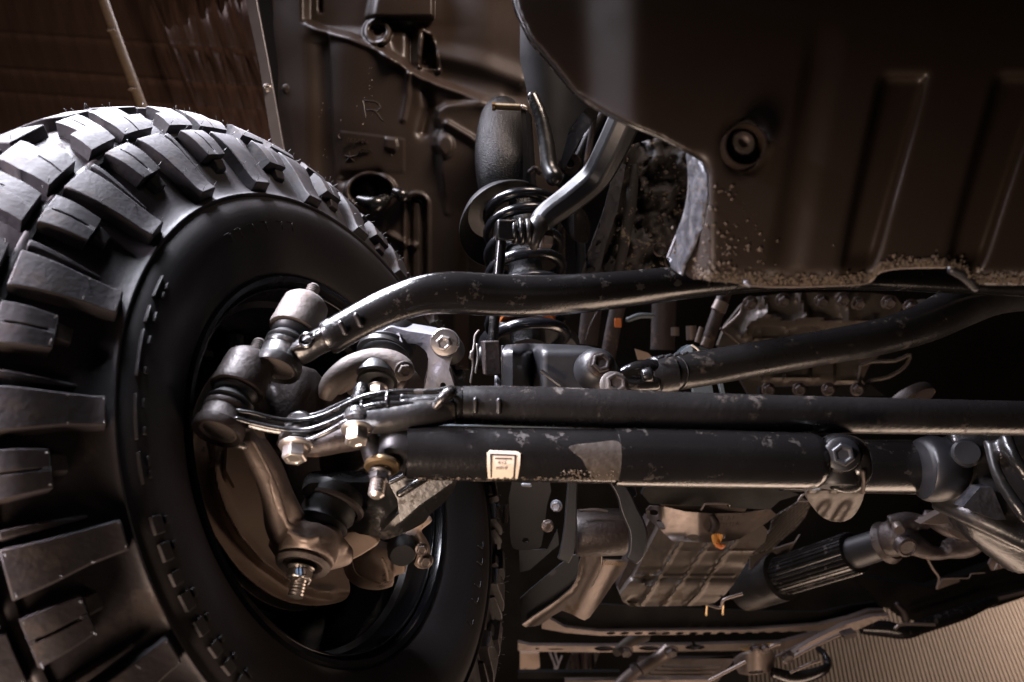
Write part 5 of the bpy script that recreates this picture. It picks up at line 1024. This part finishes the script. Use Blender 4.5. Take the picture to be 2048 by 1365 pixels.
link('rail_face', *sheet([(1568, 1318), (1620, 1285), (1690, 1250), (1745, 1234), (1778, 1232), (1720, 1258), (1665, 1276), (1610, 1300), (1570, 1328)], lambda x, y: 1.95, .02, 12), M['heat'], sr, bevel=.002)
link('rail_bead', *tube([P(a, b, 1.93) for a, b in [(1568, 1326), (1610, 1302), (1665, 1276), (1690, 1266)]], .0045, 10, 3), M['heat'], sr)
link('end_box', *box(P(1696, 1268, 1.92), .03, .012, .03, X=D(1, .3, 0), Y=D(-.3, 1, 0)), M['castdark'], sr, bevel=.001)
link('rail_lower', *tube([P(a, b, 1.97) for a, b in [(1548, 1316), (1600, 1290), (1640, 1268)]], .003, 8, 3), M['castdark'], sr)
s1_ = thing('step_bar', 'glossy black bent tube step with bright lower edge against the ribbed wall', 'step bar', P(1810, 1265, 2.1))
link('bar', *ptube([(1722, 1256, 2.1, 12), (1770, 1258, 2.1, 16), (1810, 1264, 2.1, 14), (1850, 1252, 2.15, 13), (1925, 1228, 2.2, 12), (1990, 1200, 2.3, 8)], 20, n=6), M['gloss'], s1_)
link('bar_tab', *ptube([(1790, 1258, 2.05, 3), (1806, 1249, 2.05, 3), (1870, 1250, 2.05, 3)], 8), M['heat'], s1_)
s2_ = thing('loop_hook', 'small black tube loop with rounded corner near the bottom edge, before the ribbed wall', 'loop', P(1620, 1345, 1.8))
link('hook', *ptube([(1545, 1345, 1.8, 10), (1590, 1356, 1.8, 13), (1640, 1344, 1.8, 10), (1656, 1328, 1.82, 7), (1648, 1308, 1.85, 6), (1636, 1298, 1.88, 6)], 16, n=6), M['gloss'], s2_)
link('hook_pin', *ptube([(1580, 1346, 1.78, 2.5), (1620, 1328, 1.78, 3), (1640, 1322, 1.78, 3)], 8), M['heat'], s2_)
sl_ = thing('rear_frame_beam', 'dark frame beam with bright lower lip rising to the right edge', 'frame beam', P(1930, 1215, 2.3))
link('beam_face', *sheet([(1700, 1150), (1860, 1175), (2100, 1090), (2100, 1178), (1990, 1215), (1840, 1246), (1800, 1235), (1760, 1205)], lambda x, y: 2.35, .04, 30), M['under'], sl_)
link('lower_lip', *tube([P(a, b, 2.30) for a, b in [(1836, 1247), (1900, 1228), (1980, 1202), (2060, 1182), (2100, 1174)]], .0065, 10, 3), M['heat'], sl_)
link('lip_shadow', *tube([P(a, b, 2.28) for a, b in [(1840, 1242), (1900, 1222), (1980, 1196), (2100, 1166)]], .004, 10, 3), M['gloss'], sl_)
link('hanger', *ptube([(1795, 1210, 2.25, 6), (1808, 1225, 2.25, 8), (1812, 1240, 2.25, 7)], 12, round_ends=1), M['castdark'], sl_)
tp2 = thing('tan_tab', 'folded tan metal tab hanging at the right below the driveshaft joint', 'tab', P(1900, 1165, 1.9))
link('tab', *sheet([(1874, 1180), (1886, 1158), (1918, 1158), (1920, 1164)], lambda x, y: 1.9 + (x - 1870) * .0004, .004, 8), M['heat'], tp2)
link('tab_edge', *tube([P(a, b, 1.9) for a, b in [(1852, 1112), (1866, 1138), (1878, 1156), (1874, 1178)]], .003, 8, 3), M['heat'], tp2)
link('tab_step', *tube([P(a, b, 1.9) for a, b in [(1888, 1158), (1938, 1157), (1942, 1148), (1970, 1146)]], .0015, 6, 1), M['heat'], tp2)
lv = thing('louvred_plate', 'tan louvred plate with short slots at the right edge above the frame beam', 'louvred plate', P(2010, 1125, 1.8))
link('plate', *sheet([(1978, 1128), (1985, 1114), (2020, 1116), (2060, 1110), (2060, 1122), (1985, 1142)], lambda x, y: 1.85, .006, 8), M['heat'], lv, bevel=.001)
for i in range(8): link('slot_rib', *tube([P(1990 + i * 9, 1139 - i * 2.3, 1.835), P(1996 + i * 9, 1128 - i * 2.0, 1.835)], .003, 6, 2), M['heat'], lv)
mm_ = thing('mesh_shield', 'perforated tan mesh heat shield behind the marked steel plate', 'mesh shield', P(1560, 1050, 1.7))
mo = [(1545, 1035), (1590, 1008), (1605, 995), (1622, 1010), (1610, 1035), (1590, 1060), (1560, 1085), (1546, 1100), (1500, 1112), (1540, 1060)]
link('mesh_plate', *sheet(mo, lambda x, y: 1.72 + .003 * math.sin(x * 1.6) * math.sin(y * 1.6), .003, 2.6), M['pan'], mm_, sharp=0)
link('shield_skirt', *sheet([(1500, 1110), (1550, 1098), (1590, 1085), (1600, 1070), (1570, 1120), (1500, 1140)], lambda x, y: 1.74, .006, 14), M['heat'], mm_)
link('clip', *ptube([(1596, 1002, 1.3, 2), (1606, 990, 1.3, 2), (1622, 990, 1.3, 2), (1618, 1002, 1.3, 2), (1596, 1002, 1.3, 2)], 8), M['heat'], mm_)
link('wiring_loop', *ptube([(1410, 1208, 1.6, 3), (1440, 1216, 1.6, 3), (1448, 1200, 1.6, 3), (1485, 1188, 1.6, 3)], 8), M['heat'], mm_)
for q in ((1412, 1230), (1445, 1228)): link('wire_end', *ptube([(q[0], q[1], 1.6, 3), (q[0] + 2, q[1] - 18, 1.6, 2)], 8, round_ends=1), M['brass'], mm_)

# ------------------------------------------------------------------ SETTING: added dark underbody backing, walls, ground
def struct(o): o['kind'] = 'structure'; return o
struct(link('underbody', *sheet([(1010, -100), (2150, -100), (2150, 1140), (1860, 1190), (1780, 1215), (1700, 1225), (1560, 1290), (1036, 1400), (940, 1400), (940, 560)], lambda x, y: 2.75 + .03 * math.sin(x * .013) + .02 * math.sin(y * .02 + x * .01), .05, 60), M['under'], None))  # near-black sheet added to block light and keep the gaps between parts black
fold = []
def cur(X, Y):
    u = X + Y * -.30; z = 2.5 + 0 * X
    wr = ss(250, 430, X) * (.35 + .65 * (ss(95, 110, Y - (X - 380) * .1) * ss(190, 120, Y - (X - 380) * .1) + ss(60, 0, Y)))
    k = .018 * np.sin(u * .16 + 3 * np.sin(Y * .013)) + .009 * np.sin(u * .33 + 2 * np.sin(Y * .021 + 1)) + .006 * np.sin(u * .61 + Y * .03)
    z = z + k * (.08 + wr) 
    for yy, a in ((86, .004), (158, .006), (205, .004)):
        l = yy + (X - 300) * .07; z = z - a * np.exp(-((Y - l) / 2.5) ** 2) + a * .8 * ss(l, l + 14, Y) * ss(l + 60, l + 14, Y)
    d = X - (330 + (Y - 60) * .42); z = z - .02 * np.exp(-(d / 5.) ** 2)
    return z
struct(link('wall', *grid_sheet(-60, 640, -60, 420, 3.5, cur, .01), M['curtain'], None, sharp=0))
rdn = thing('tan_rod', 'thin tan speckled rod slanting down behind the top of the tyre', 'rod', P(245, 100, 2.2))
link('rod', *ptube([(196, -30, 2.25, 9), (240, 95, 2.25, 9.5), (300, 255, 2.25, 10)], 12, n=10), M['hose'], rdn)
for q in ((220, 62), (262, 180)): link('rod_peg', *ptube([(q[0] - 4, q[1], 2.22, 2.2), (q[0] + 8, q[1] - 1, 2.22, 2.2)], 6, round_ends=1), M['hose'], rdn)
# corrugated wall far behind
def corr():
    v = []; f = []; n = 0; DD = 5.0; pitch = 7.5 * DD / F; x0 = (1480 - 1024) / F * DD; x1 = (2150 - 1024) / F * DD; k = 0; rows = (1120, 1440)
    x = x0; cols = []
    while x < x1:
        for t, z in ((0, 0), (.40, .0), (.47, .09), (.93, .09)): cols.append((x + t * pitch, z))
        x += pitch
    for y in rows:
        for cx2, z in cols: v.append(V(cx2 + (y - 1120) * .0009 * (.12 + (cx2 - x0) * .35) * 2.2, (682.5 - y) / F * DD, DD + z))
    m = len(cols)
    for i in range(m - 1): f.append([i, i + 1, m + i + 1, m + i])
    v2 = [p + AF * .01 for p in v]; 
    f += [[m * 2 + a for a in q[::-1]] for q in f]; 
    f += [[i, i + 1, 2 * m + i + 1, 2 * m + i] for i in range(m - 1)] + [[m + i + 1, m + i, 3 * m + i, 3 * m + i + 1] for i in range(m - 1)]
    return v + v2, f
struct(link('corrugated_wall', *corr(), M['wallrib'], None, smooth=False))
struct(link('ground', [Vector((-6, -4, 0)), Vector((8, -4, 0)), Vector((8, 9, 0)), Vector((-6, 9, 0))], [[0, 1, 2, 3]], M['ground'], None, smooth=False))
